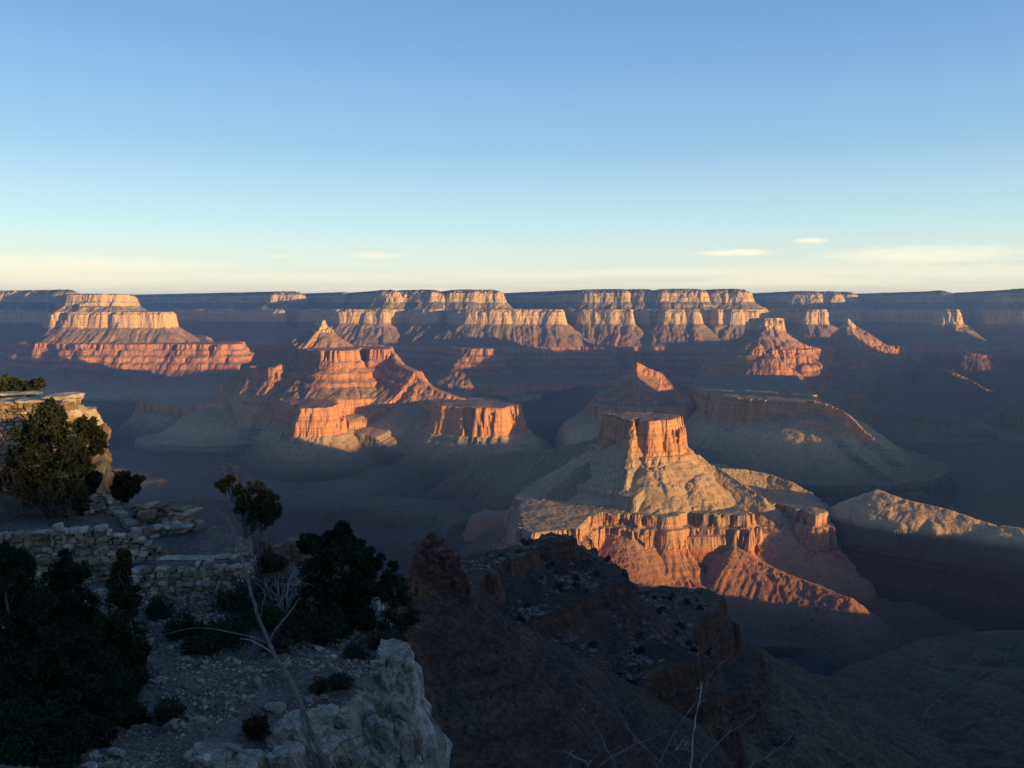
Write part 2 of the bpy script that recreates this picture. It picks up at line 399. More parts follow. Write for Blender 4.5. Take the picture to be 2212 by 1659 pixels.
# C: small temple behind the front butte
feature('butte', (1180, 1720), (4700, 7169), 7.0, [
    ST([([[(1283, 5885), (1295, 5692), (1400, 5596), (1478, 5585), (1497, 5703), (1502, 6099), (1480, 6741), (1300, 6848)]], -629, [('c', 165), ('g', 8), ('s', 24)])], 30, 28, 15, 112, 300, 60),
    RG([(1340, 815, 5906), (1362, 800, 5885), (1375, 781, 5885), (1400, 795, 5874), (1430, 806, 5864), (1445, 822, 5842), (1470, 846, 5810), (1494, 864, 5757)], [('s', 60), ('t', 60), ('c', 20), ('t', 30), ('c', 20)], 12, 14, 12, 113, 4)],
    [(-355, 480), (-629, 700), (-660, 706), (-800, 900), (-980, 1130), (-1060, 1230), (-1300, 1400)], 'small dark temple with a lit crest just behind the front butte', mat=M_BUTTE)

# D: ragged twin temples on the right
feature('butte', (1540, 2080), (7000, 10200), 8.0, [
    ST([([[(1636, 8250), (1650, 8100), (1672, 8110), (1680, 8260), (1668, 8500), (1640, 8450)]], -98, [('q', 130)]),
        ([[(1612, 8050), (1625, 7800), (1690, 7820), (1730, 7950), (1756, 8060), (1800, 8400), (1850, 8500), (1945, 8650), (1900, 9100), (1700, 9200), (1600, 8700)],
          [(1700, 8000), (1725, 7850), (1752, 7900), (1745, 8200)]], -372, sup[:9]),
        ([[(1560, 7900), (1610, 7500), (1700, 7400), (1830, 7500), (1960, 7900), (2040, 8300), (2050, 9000), (1800, 9800), (1560, 9300)]], -790, [('c', 150)])], 62, 46, 26, 131, 260, 56),
    RG([(1660, 690, 8150), (1695, 715, 8130), (1720, 738, 8120), (1765, 752, 8120), (1800, 766, 8250)], [('q', 40), ('t', 40), ('c', 30)], 24, 22, 20, 133, 10),
    RG([(1822, 700, 8700), (1832, 686, 8680), (1848, 704, 8680), (1880, 722, 8650), (1915, 745, 8600), (1950, 760, 8600)], [('q', 40), ('t', 50), ('c', 40)], 22, 20, 16, 134, 8)],
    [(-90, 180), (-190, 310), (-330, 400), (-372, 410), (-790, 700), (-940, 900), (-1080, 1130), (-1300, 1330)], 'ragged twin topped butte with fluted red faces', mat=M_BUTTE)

# G: long shaded ridge with a thin lit crest
feature('ridge', (1440, 2150), (3700, 7400), 7.0, [
    ST([([[(1500, 5900), (1560, 5200), (1650, 5000), (1735, 4850), (1760, 4900), (1760, 5200), (1720, 6800), (1520, 7000)]], -520, [('c', 130), ('g', 8), ('s', 20)])], 24, 26, 16, 151, 260, 54),
    RG([(1540, 842, 6300), (1640, 846, 5900), (1700, 850, 5500), (1745, 864, 5000)], [('g', 120)], 20, 14, 12, 156, 10),
    RG([(1694, 838, 5250), (1702, 850, 5150), (1712, 864, 5050)], [('s', 60)], 4, 6, 4, 154, 3),
    RG([(1745, 864, 4850), (1785, 871, 4780), (1825, 889, 4680), (1836, 897, 4640), (1868, 931, 4550), (1897, 953, 4480), (1920, 972, 4430), (1950, 992, 4380)], [('c', 60), ('t', 40), ('c', 40)], 8, 14, 14, 155, 5)],
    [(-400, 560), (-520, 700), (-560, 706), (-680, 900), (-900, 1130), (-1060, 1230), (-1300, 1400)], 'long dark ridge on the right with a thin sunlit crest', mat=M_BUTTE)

# H: shaded slopes at the right edge
feature('ridge', (1900, 2700), (5200, 8800), 12.0, [
    ST([([[(2000, 8500), (2080, 7700), (2150, 7600), (2250, 7400), (2600, 7200), (2700, 8800)]], -430, sup[:6]),
        ([[(1960, 8400), (2040, 7000), (2130, 6500), (2260, 6300), (2700, 5900), (2700, 8800)]], -760, [('c', 130)])], 60, 44, 22, 171, 330, 66),
    RG([(2040, 800, 6900), (2065, 806, 6850), (2100, 822, 6800), (2125, 838, 6780), (2150, 846, 6750)], [('c', 20), ('t', 60)], 16, 12, 10, 172, 14),
    RG([(2084, 760, 7300), (2110, 764, 7250), (2150, 771, 7200)], [('c', 20), ('t', 60)], 16, 12, 10, 173, 14)],
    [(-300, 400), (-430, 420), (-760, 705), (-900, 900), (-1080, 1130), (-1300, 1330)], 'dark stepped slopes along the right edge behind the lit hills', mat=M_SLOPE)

# E: the big lit butte in front
CAP = [[(1308, 4170), (1334, 4080), (1350, 3990), (1366, 3900), (1376, 4000), (1385, 4000), (1388, 3900), (1402, 3870), (1430, 3900), (1455, 3900), (1470, 4010), (1452, 4120), (1400, 4180), (1340, 4210)]]
BENCH = [[(1155, 3230), (1200, 3270), (1250, 3300), (1262, 3480), (1300, 3560), (1345, 3540), (1385, 3520), (1440, 3490), (1468, 3520), (1490, 3580), (1520, 3545), (1545, 3540), (1580, 3530), (1606, 3500), (1620, 3540), (1612, 3650), (1590, 3760), (1640, 3770), (1700, 3700), (1762, 3520), (1785, 3600), (1740, 4000), (1560, 4700), (1200, 4700), (1120, 3900), (1130, 3400)]]
feature('butte', (760, 1980), (2480, 5200), 3.4, [
    ST([(CAP, -496, [('c', 150), ('l', 3), ('s', 20)]),
        (BENCH, -832, [('c', 46), ('l', 4), ('c', 70), ('s', 16)])], 26, 24, 9, 201, 190, 38, [('t', 112), ('s', 60), ('q', 700)]),
    RG([(1366, 930, 3900), (1358, 1000, 3790), (1352, 1048, 3680), (1348, 1103, 3580)], [('q', 20), ('t', 200)], 12, 12, 7, 202, 4, 150, 36),
    RG([(1458, 903, 3980), (1476, 940, 3960), (1490, 972, 3940)], [('q', 60)], 10, 10, 4, 209, 3, 90, 30),
    RG([(1478, 962, 3950), (1512, 990, 3920), (1548, 1006, 3900), (1600, 1042, 3800), (1650, 1075, 3700)], [('q', 10), ('t', 160)], 12, 8, 6, 203, 3, 150, 36),
    RG([(1560, 1012, 4000), (1612, 1014, 4000), (1660, 1024, 3980), (1712, 1042, 3900), (1756, 1066, 3850)], [('s', 20), ('t', 80)], 10, 6, 8, 204, 3, 150, 36),
    RG([(1420, 1195, 3480), (1470, 1235, 3380), (1520, 1272, 3290), (1545, 1292, 3240)], [('t', 200)], 14, 8, 7, 205, 8, 120, 34),
    RG([(1590, 1180, 3440), (1640, 1212, 3380), (1700, 1240, 3310), (1760, 1262, 3240), (1830, 1290, 3150)], [('t', 200)], 14, 8, 7, 206, 6, 120, 34)],
    [(-470, 705), (-484, 715), (-640, 900), (-700, 930), (-832, 1145), (-838, 1165), (-950, 1235), (-968, 1256), (-1040, 1330), (-1100, 1360), (-1300, 1480)],
    'big sunlit butte in the middle with a narrow cap, tan talus and a fluted lower cliff', rough=1.2)

# olive scrub shoulder west of the front butte, shade darkened into its colour
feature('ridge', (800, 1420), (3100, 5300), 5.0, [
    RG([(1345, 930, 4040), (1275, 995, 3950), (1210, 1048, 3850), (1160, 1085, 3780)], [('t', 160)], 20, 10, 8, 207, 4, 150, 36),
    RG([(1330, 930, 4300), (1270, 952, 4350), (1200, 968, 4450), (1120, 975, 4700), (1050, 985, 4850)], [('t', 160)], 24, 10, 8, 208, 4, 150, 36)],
    [(-484, 930), (-840, 1140), (-1000, 1240), (-1300, 1450)], 'olive shoulder, darkened for its shade, falling away left of the front butte', rough=1.5, mat=M_SHADED_SCRUB)

# F: low lit hills at right
feature('hill', (1780, 2500), (2800, 4400), 7.0, [
    RG([(1872, 1066, 3654), (1892, 1058, 3637), (1935, 1072, 3570), (1975, 1084, 3528), (2015, 1092, 3486), (2060, 1104, 3444), (2100, 1118, 3402), (2145, 1132, 3360)], [('t', 14), ('g', 44), ('s', 40), ('q', 300)], 18, 10, 14, 221, 6, 220, 60),
    RG([(1880, 1092, 3560), (1940, 1106, 3500), (2010, 1119, 3440), (2090, 1131, 3390), (2212, 1143, 3340), (2350, 1155, 3300)], [('g', 22), ('s', 30), ('q', 300)], 24, 10, 8, 222, 8, 220, 60),
    RG([(2165, 1135, 3318), (2212, 1142, 3276), (2300, 1150, 3234)], [('t', 14), ('g', 44), ('s', 40), ('q', 300)], 14, 10, 14, 223, 6, 220, 60)],
    [(-700, 1000), (-845, 1050), (-885, 1140), (-960, 1240), (-1100, 1400)], 'low rolling hills on the right catching the last sun', rough=2, mat=M_HILL)

# left: small lit knob and the dark saddle ridge
feature('ridge', (300, 640), (5400, 8200), 9.0, [
    ST([([[(300, 7600), (430, 6900), (470, 6700), (500, 6800), (560, 7400), (560, 8000), (380, 8000)]], -790, [('c', 90)])], 40, 34, 30, 241, 300, 60),
    RG([(436, 874, 6560), (455, 869, 6520), (482, 871, 6500)], [('c', 30)], 4, 8, 2, 242, 22)],
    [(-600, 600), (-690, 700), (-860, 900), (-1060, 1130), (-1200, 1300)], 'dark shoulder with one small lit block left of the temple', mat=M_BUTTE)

# J: dark platform bottom right
def tonto(X, Y):
    edge = [(xat(1600, 1980, -850), 1980), (xat(1700, 1930, -850), 1930), (xat(1860, 2080, -850), 2080), (xat(1990, 2240, -850), 2240), (xat(2100, 2290, -850), 2290), (xat(2212, 2310, -850), 2310), (1430, 2315), (1490, 2200), (1400, 1500), (800, 700), (200, 600), (300, 1800)]
    d, _, _ = sd_poly(X, Y, edge)
    d = d + 30 * fbm(X, Y, 260, 4, 261)
    z = -852 + 16 * fbm(X, Y, 500, 4, 262) - 12 * (1 - np.clip(billow(X, Y, 190, 3, 263) * 1.5, 0, 1)) * np.clip(-d / 150, 0, 1)
    return z - np.interp(np.clip(d, 0, None), [0, 12, 200, 420, 800], [0, 30, 160, 330, 420])
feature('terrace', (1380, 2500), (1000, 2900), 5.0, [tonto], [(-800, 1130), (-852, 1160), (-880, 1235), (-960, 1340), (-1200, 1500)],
        'dark flat terrace at the bottom right above the gorge', rough=1.2, seed=9, mat=canyon_material('terrace_shaded_scrub', 9.0, 0.8, 0.6, 0.23, None, 0.09))  # scrub dots, and the terrace's shade dimmed into the rock colour

# I: dark near ridge
def near_ridge(X, Y):
    L = [([[(1236, 955), (1190, 925), (1100, 860), (1005, 770), (940, 700), (890, 640), (840, 640), (870, 760), (960, 850), (1010, 885), (1120, 925), (1200, 962)]], -250, [('c', 15)]),
         ([[(1343, 893), (1300, 875), (1250, 850), (1150, 782), (1060, 735), (1000, 690), (900, 590), (800, 560), (700, 600), (820, 800), (1010, 940), (1236, 1035), (1290, 1000), (1330, 945)]], -280, [('c', 19)]),
         ([[(1547, 1040), (1538, 1010), (1512, 965), (1488, 860), (1440, 842), (1400, 828), (1350, 811), (1325, 780), (1290, 700), (1180, 640), (1000, 560), (700, 500), (500, 560), (700, 900), (1000, 1000), (1300, 1075), (1480, 1080), (1530, 1065)]], -345, [('c', 30), ('l', 1), ('c', 28)]),
         ([[(1635, 988), (1625, 1040), (1600, 1089), (1560, 1180), (1450, 1250), (1300, 1250), (1000, 1050), (700, 800), (600, 560), (1000, 470), (1250, 600), (1340, 700), (1400, 812), (1500, 885), (1560, 915), (1610, 945)]], -412, [('c', 14), ('l', 1), ('c', 20)])]
    h = H_stack(X, Y, L, 14, 10, 5, 281, 90, 20, 1.2)
    return h + 1.0 * np.sin(h * 0.42 + 9 * fbm(X, Y, 90, 3, 285)) * np.clip(0.5 + 2.5 * fbm(X, Y, 70, 2, 286), 0, 1.4)
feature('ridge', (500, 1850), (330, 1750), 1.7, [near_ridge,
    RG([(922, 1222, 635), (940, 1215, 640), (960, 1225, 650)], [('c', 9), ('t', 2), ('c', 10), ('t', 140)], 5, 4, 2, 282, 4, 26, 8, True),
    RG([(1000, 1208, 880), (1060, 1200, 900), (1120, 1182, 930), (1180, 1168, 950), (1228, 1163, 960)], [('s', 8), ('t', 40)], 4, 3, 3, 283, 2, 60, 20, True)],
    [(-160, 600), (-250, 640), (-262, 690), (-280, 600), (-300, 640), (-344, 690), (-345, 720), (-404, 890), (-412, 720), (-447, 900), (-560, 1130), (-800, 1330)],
    'dark near ridge with red ledges and scattered scrub', rough=2.2, floor=lambda X, Y: np.full(X.shape, -980.0), mat=canyon_material('near_rock', 5.0, 0.9, 0.3, 0.28, None, 0.22))  # rock colour dimmed all over for the ridge's shade

# south rim stand-in, added out of frame: crest shaped to shade the canyon
CAST = [(-4000, 60), (-900, 60), (-70, 60), (-40, -1.9), (95, -1.9), (125, 60), (900, 40), (1300, 0), (2000, -300), (2620, -620), (2700, -860), (2860, -920), (3000, -1010), (3080, -1050), (3340, -1050), (3440, -900), (3560, -838), (3640, -836), (3780, -840), (3940, -836), (3990, -740), (4030, -600),
        (4160, -620), (4300, -620), (4700, -625), (4800, -610), (4880, -630), (4960, -620), (5040, -500), (5160, -430), (5260, -300), (5350, -260), (5380, -430), (5480, -440), (5520, -150), (5700, -130), (5900, -110), (6250, -70), (6400, -300), (7300, -300), (7400, -440), (7600, -450), (7650, -600), (7700, -600), (7760, -450), (8030, -460),
        (8200, -330), (8316, -290), (8500, -200), (8744, -110), (9000, -140), (9120, -330), (9250, -340), (9400, -100), (9521, -110), (10300, -150), (10825, -190), (11100, -190), (11450, -190), (11520, -330), (11600, -330), (11660, -160), (12500, -160)]
CS0 = 750.0
def build_cast():
    tan = math.tan(R(SUN_EL))
    q = np.concatenate([np.arange(-3000, -90, 30.0), np.arange(-90, 180, 5.0), np.arange(180, 12400, 30.0)]); w = np.arange(-700, 701, 35.0)
    Q, Wd = np.meshgrid(q, w)
    qs = np.array([c[0] for c in CAST]); hs = np.array([c[1] for c in CAST])
    C = np.interp(Q, qs, hs) + CS0 * tan
    H = C - np.abs(Wd) * 0.75 - np.where(np.abs(Wd) > 640, 1500, 0) + 14 * fbm(Q, Wd, 160, 4, 301) * np.clip((Q - 900) / 400, 0, 1)
    X = L2[0] * (CS0 + Wd) - L2[1] * Q; Y = L2[1] * (CS0 + Wd) + L2[0] * Q
    # sideways coordinate grows away from the camera
    tag(grid_object('canyon_rim', X, Y, H, 300 + (40 - H) * 1.0, M_ROCK), 'added rim ridge out of view, crest shaped to shade the canyon', None, None, 'structure')
build_cast()
# ====================== foreground ======================
rnd = random.Random(11)
def rock_dirs(level):
    import bmesh
    bm = bmesh.new(); bmesh.ops.create_icosphere(bm, subdivisions=level, radius=1.0)
    v = np.array([list(x.co) for x in bm.verts]); f = np.array([[q.index for q in p.verts] for p in bm.faces]); bm.free()
    return v / np.linalg.norm(v, axis=1)[:, None], f
RD = {1: rock_dirs(1), 2: rock_dirs(2), 3: rock_dirs(3), 4: rock_dirs(4), 5: rock_dirs(5)}
def stone(rs, size, rot=0.0, level=2, boxy=True, tilt=0.0):
    """angular stone: a ball cut by planes; size = half extents"""
    v, f = RD[level]
    if boxy:
        n = np.array([[1, 0, 0], [-1, 0, 0], [0, 1, 0], [0, -1, 0], [0, 0, 1], [0, 0, -1]], float) + rs.normal(0, 0.13, (6, 3))
        h = 0.8 + rs.rand(6) * 0.12
        n2 = rs.normal(0, 1, (7, 3)); h2 = 1.12 + rs.rand(7) * 0.22
        n = np.vstack([n, n2]); h = np.concatenate([h, h2])
    else:
        n = rs.normal(0, 1, (13, 3)); h = 0.72 + rs.rand(13) * 0.3
    n /= np.linalg.norm(n, axis=1)[:, None]
    dt = np.clip(v @ n.T, 1e-3, None)
    r = np.minimum((h / dt).min(1), 1.32)
    p = v * r[:, None] * np.array(size)
    c, s = math.cos(rot), math.sin(rot)
    p = p @ np.array([[c, s, 0], [-s, c, 0], [0, 0, 1]])
    if tilt:
        c, s = math.cos(tilt), math.sin(tilt)
        p = p @ np.array([[c, 0, s], [0, 1, 0], [-s, 0, c]])
    return p, f
class Acc:
    def __init__(s): s.v, s.f, s.n = [], [], 0
    def add(s, v, f, at=(0, 0, 0)):
        s.v.append(v + np.array(at)); s.f.append(f + s.n); s.n += len(v)
    def build(s, name, mat, parent=None, smooth=False, origin=None):
        v = np.concatenate(s.v); f = np.concatenate(s.f)
        if origin is not None: v = v - np.array(origin)
        me = bpy.data.meshes.new(name); k = f.shape[1]
        me.vertices.add(len(v)); me.vertices.foreach_set('co', v.astype(np.float32).ravel())
        me.loops.add(f.size); me.loops.foreach_set('vertex_index', f.astype(np.int32).ravel())
        me.polygons.add(len(f)); me.polygons.foreach_set('loop_start', np.arange(0, f.size, k, dtype=np.int32))
        me.polygons.foreach_set('use_smooth', np.full(len(f), smooth, dtype=bool))
        me.update(calc_edges=True); me.materials.append(mat)
        o = bpy.data.objects.new(name, me); col.objects.link(o)
        if parent is not None: o.parent = parent
        elif origin is not None: o.location = origin
        return o
def empty(name, loc, label, cat, group=None):
    o = bpy.data.objects.new(name, None); o.empty_display_size = 0.3; col.objects.link(o); o.location = loc
    return tag(o, label, cat, group)

# ---- materials ----
def limestone(name, a=(0.40, 0.36, 0.29), b=(0.24, 0.20, 0.16), c=(0.50, 0.47, 0.41), sc=1.0, bump=0.03, island=False, crack=0.0):
    k = NT(name); GE = k.n('NewGeometry'); P = GE.outputs['Position']
    n1 = k.noise(P, 1.6 * sc, 5, 0.65); n2 = k.noise(P, 7.0 * sc, 5, 0.7)
    vo = k.n('TexVoronoi', feature='F1'); vo.inputs['Scale'].default_value = 2.3 * sc; k.l(P, vo.inputs['Vector'])
    hs = k.n('SeparateColor'); k.l(vo.outputs['Color'], hs.inputs[0])
    col1 = k.ramp(n1, [(0.30, b), (0.46, a), (0.58, a), (0.70, c)])
    col2 = k.ramp(hs.outputs[0], [(0.0, (0.62, 0.58, 0.55)), (0.5, (1.0, 0.98, 0.95)), (1.0, (1.28, 1.22, 1.12))])
    x = k.mix(0.7, col1, k.mix(1.0, col1, col2, 'MULTIPLY'))
    x = k.mix(1.0, x, k.ramp(n2, [(0.28, (0.42, 0.42, 0.43)), (0.44, (0.95, 0.95, 0.95)), (0.72, (1.18, 1.18, 1.16))]), 'MULTIPLY')
    if island: x = k.mix(1.0, x, k.ramp(GE.outputs['Random Per Island'], [(0.0, (0.50, 0.42, 0.36)), (0.22, (0.80, 0.66, 0.54)), (0.45, (0.95, 0.88, 0.78)), (0.7, (1.0, 0.98, 0.95)), (0.88, (1.1, 1.15, 1.2)), (1.0, (1.35, 1.38, 1.4))]), 'MULTIPLY')
    k.l(x, k.b.inputs['Base Color'])
    cr = k.noise(P, 16 * sc, 5, 0.7); nb = k.bump(cr, bump * 0.6, 0.8, k.bump(n2, bump * 2, 0.8))
    if crack:
        wv = k.n('VectorMath', operation='ADD'); k.l(k.mapping(P, (1.3, 1.3, 0.55)), wv.inputs[0])
        wn = k.n('TexNoise'); wn.inputs['Scale'].default_value = 1.4 * crack; wn.inputs['Detail'].default_value = 4; k.l(P, wn.inputs['Vector'])
        ws = k.n('VectorMath', operation='SCALE'); k.l(wn.outputs['Color'], ws.inputs[0]); ws.inputs['Scale'].default_value = 1.5 / crack; k.l(ws.outputs[0], wv.inputs[1])
        ve = k.n('TexVoronoi', feature='DISTANCE_TO_EDGE'); ve.inputs['Scale'].default_value = crack; k.l(wv.outputs[0], ve.inputs['Vector'])
        ln = k.ramp(ve.outputs['Distance'], [(0.0, 0.0), (0.035, 0.35), (0.10, 1.0)])
        x = k.mix(1.0, x, k.ramp(ve.outputs['Distance'], [(0.0, (0.50, 0.47, 0.44)), (0.02, (0.75, 0.73, 0.7)), (0.05, (1, 1, 1))]), 'MULTIPLY')
        k.l(x, k.b.inputs['Base Color']); nb = k.bump(ln, 0.07 / crack, 0.7, nb)
    k.l(nb, k.b.inputs['Normal'])
    return k.m
M_WALL = limestone('wall_stone', (0.34, 0.285, 0.22), (0.17, 0.13, 0.095), (0.44, 0.40, 0.34), 1.0, 0.03, True)
M_LIME = limestone('pale_limestone', (0.42, 0.375, 0.29), (0.14, 0.115, 0.08), (0.62, 0.58, 0.50), 1.0, 0.08, False, 2.4)
M_GRAVEL = limestone('gravel_stone', (0.25, 0.215, 0.175), (0.09, 0.075, 0.06), (0.66, 0.62, 0.56), 2.2, 0.01, True)
M_REDST = limestone('reddish_stone', (0.22, 0.14, 0.10), (0.13, 0.08, 0.06), (0.30, 0.22, 0.17), 1.2)
def soil_material():
    k = NT('stony_soil'); P = k.n('NewGeometry').outputs['Position']
    n1 = k.noise(P, 0.7, 5, 0.65); n2 = k.noise(P, 9.0, 6, 0.75)
    vo = k.n('TexVoronoi', feature='F1'); vo.inputs['Scale'].default_value = 9.0; k.l(P, vo.inputs['Vector'])
    x = k.ramp(n1, [(0.3, (0.065, 0.053, 0.042)), (0.5, (0.11, 0.09, 0.07)), (0.68, (0.17, 0.15, 0.125))])
    x = k.mix(k.ramp(vo.outputs['Distance'], [(0.18, 0.85), (0.36, 0.0)]), x, (0.23, 0.21, 0.18))
    x = k.mix(1.0, x, k.ramp(n2, [(0.3, (0.45, 0.45, 0.45)), (0.5, (1, 1, 1)), (0.7, (1.35, 1.33, 1.3))]), 'MULTIPLY')
    sp = k.n('SeparateXYZ'); k.l(k.n('NewGeometry').outputs['Normal'], sp.inputs[0])
    x = k.mix(k.maprange(sp.outputs[2], 0.72, 0.5), x, k.mix(1.0, k.ramp(k.noise(P, 1.3, 5, 0.7), [(0.34, (0.20, 0.175, 0.14)), (0.5, (0.40, 0.375, 0.32)), (0.64, (0.54, 0.52, 0.48))]), k.ramp(n2, [(0.3, (0.5, 0.5, 0.5)), (0.5, (1, 1, 1)), (0.7, (1.15, 1.15, 1.15))]), 'MULTIPLY'))
    k.l(x, k.b.inputs['Base Color'])
    k.l(k.bump(n2, 0.05, 0.9, k.bump(vo.outputs['Distance'], 0.05, 0.5)), k.b.inputs['Normal'])
    return k.m
M_SOIL = soil_material()
def plain(name, c, var=0.25, sc=6.0, bump=0.0):
    k = NT(name); P = k.n('NewGeometry').outputs['Position']
    n = k.noise(P, sc, 4, 0.6)
    k.l(k.ramp(n, [(0.3, tuple(q * (1 - var) for q in c)), (0.7, tuple(q * (1 + var) for q in c))]), k.b.inputs['Base Color'])
    if bump: k.l(k.bump(n, bump, 0.8), k.b.inputs['Normal'])
    return k.m
M_LEAF = plain('juniper_leaf', (0.027, 0.036, 0.019), 0.45, 2.5)
M_OLIVE = plain('olive_leaf', (0.042, 0.045, 0.020), 0.4, 2.5)
M_SCRUB = plain('dry_scrub', (0.065, 0.054, 0.034), 0.35, 3.0)
M_BARK = plain('grey_bark', (0.13, 0.11, 0.095), 0.35, 14.0, 0.01)
M_TWIG = plain('bare_twig', (0.08, 0.062, 0.056), 0.3, 9.0)
M_DEAD = plain('dead_wood', (0.17, 0.125, 0.115), 0.4, 16.0, 0.006)
M_PALETWIG = plain('pale_twig', (0.30, 0.285, 0.28), 0.4, 12.0)

# ---- ground: thin-plate surface through surveyed points ----
CP_ = [(-150, 1659, 14.5), (0, 1659, 15.5), (300, 1659, 17.8), (600, 1659, 18.3), (800, 1659, 19.3), (0, 1345, 24.5), (-150, 1345, 24.5), (300, 1335, 25.8), (300, 1500, 20.8), (600, 1400, 24.2), (600, 1540, 20.5),
       (800, 1450, 23.3), (780, 1560, 21), (640, 1310, 27.5), (520, 1300, 26.4), (850, 1400, 25), (700, 1385, 26.5), (820, 1375, 28), (150, 1400, 22.5), (450, 1460, 22.2), (450, 1600, 19.0)]
pts = [tuple(at(*p)) for p in CP_]
for x in (-16, -8, -2, 4):
    for y, z in ((-5, -1.6), (1.5, -1.9), (6, -3.9), (10, -6.3), (13.5, -8.0)): pts.append((x, y, z))
for x, z in ((-16, -9.4), (-10, -9.0), (-4, -9.6), (1, -10.2)): pts.append((x, 29.5, z))
for x, z in ((-24, -9.2), (-20, -9.3)): pts += [(x, 29.5, z), (x, 25, z - 0.1)]
PT = np.array(pts)
def _tps(d2): return np.where(d2 > 0, d2 * np.log(d2 + 1e-12), 0)
_n = len(PT)
_K = _tps(((PT[:, None, :2] - PT[None, :, :2]) ** 2).sum(-1)) + np.eye(_n) * 3.0
_Pm = np.hstack([np.ones((_n, 1)), PT[:, :2]])
_A = np.block([[_K, _Pm], [_Pm.T, np.zeros((3, 3))]])
_w = np.linalg.solve(_A, np.concatenate([PT[:, 2], np.zeros(3)]))
EDGE = [(-6.5, 14.5), (-7.2, 16.8), (xat(480, 17.9, -10), 17.9), (xat(600, 19.2, -10), 19.2), (xat(690, 19.9, -10), 19.9), (xat(745, 21.4, -10), 21.4), (xat(800, 23.0, -10), 23.0), (xat(855, 23.9, -10), 23.9), (xat(876, 24.9, -10), 24.9), (xat(866, 26.5, -10), 26.5), (xat(845, 28.5, -10), 28.5), (xat(790, 30.5, -10), 30.5), (-30, 31), (-30, -8), (3.5, -8), (3.0, 6), (-1.0, 10.5), (-4.5, 13)]
def ground_z(X, Y, rough=True):
    X = np.asarray(X, float); Y = np.asarray(Y, float)
    z = _w[-3] + _w[-2] * X + _w[-1] * Y
    for i in range(_n): z = z + _w[i] * _tps((X - PT[i, 0]) ** 2 + (Y - PT[i, 1]) ** 2)
    d, _, _ = sd_poly(X, Y, EDGE)
    d = d + 0.3 * fbm(X, Y, 1.7, 3, 401) + 0.25 * fbm(X, Y, 4.5, 2, 402)
    z = z - np.interp(np.clip(d, 0, None), [0, 0.25, 0.5, 3.0, 6.0, 12], [0, 0.5, 1.4, 12, 22, 30])
    if rough: z = z + 0.16 * fbm(X, Y, 1.6, 5, 405) + 0.22 * (billow(X, Y, 3.0, 4, 406) - 0.4) * 0.6
    return z
def build_ground():
    for (x0, x1, y0, y1, c) in ((-30, 6, -7, 36, 0.11),):
        X, Y = np.meshgrid(np.arange(x0, x1, c), np.arange(y0, y1, c))
        Z = ground_z(X, Y)
        # weathered blocks on the steep edge
        gy, gx = np.gradient(Z, c); g = np.sqrt(gx ** 2 + gy ** 2) + 1e-6
        st = np.clip((g - 0.8) / 1.5, 0, 1)
        n = 0.9 * (billow(X * 0.8 + Z * 0.5, Y + Z * 0.9, 1.1, 3, 411) - 0.4) + 0.35 * fbm(X + Z, Y - Z, 0.5, 3, 412)
        X2 = X + gx / g * n * st * -0.5; Y2 = Y + gy / g * n * st * -0.5
        tag(grid_object('ground', X2, Y2, Z, Z * 0, M_SOIL, Z > -38, smooth=False), 'stony ground falling away below the viewpoint', None, None, 'structure')
build_ground()
def rise():
    # knoll added out of view, behind right, to shade the nearest twigs
    X, Y = np.meshgrid(np.arange(2, 44, 0.5), np.arange(-44, 6, 0.5))
    s = X * L2[0] + Y * L2[1]; q = -X * L2[1] + Y * L2[0]
    Z = 3.2 - np.clip(np.abs(s - 24) - 5, 0, None) * 0.7 - np.interp(q, [-40, -26, 9.5, 12.5], [14, 0, 0, 9]) + 0.4 * fbm(X, Y, 3, 4, 441)
    tag(grid_object('slope', X, Y, Z, Z * 0, M_SOIL, Z > -9), 'added stony rise behind the viewpoint, shading the near twigs', None, None, 'structure')
rise()

# ---- gravel and boulders ----
def scatter_gravel():
    rs = np.random.RandomState(5); A = Acc()
    n = 18000
    u = rs.rand(n) * 900 + 60; y = 15.5 + rs.rand(n) ** 0.8 * 13
    x = (u - UC) / F * (y + 1)
    d, _, _ = sd_poly(x, y, EDGE)
    ok = (d < -0.15); x, y = x[ok], y[ok]
    dens = fbm(x, y, 2.2, 3, 420); ok = dens > -0.02 + rs.rand(len(x)) * 0.25 - 0.1
    x, y = x[ok], y[ok]; z = ground_z(x, y)
    for i in range(len(x)):
        s = 0.018 + 0.05 * rs.rand() ** 3.0 + (0.11 * rs.rand() if rs.rand() < 0.07 else 0)
        v, f = stone(rs, (s * (0.8 + rs.rand()), s * (0.7 + rs.rand() * 0.6), s * (0.4 + 0.4 * rs.rand())), rs.rand() * 6.3, 1, False, rs.normal(0, 0.35))
        A.add(v, f, (x[i], y[i], z[i] + s * 0.15))
    tag(A.build('gravel', M_GRAVEL), 'pale angular gravel strewn over the slope', None, None, 'stuff')
scatter_gravel()

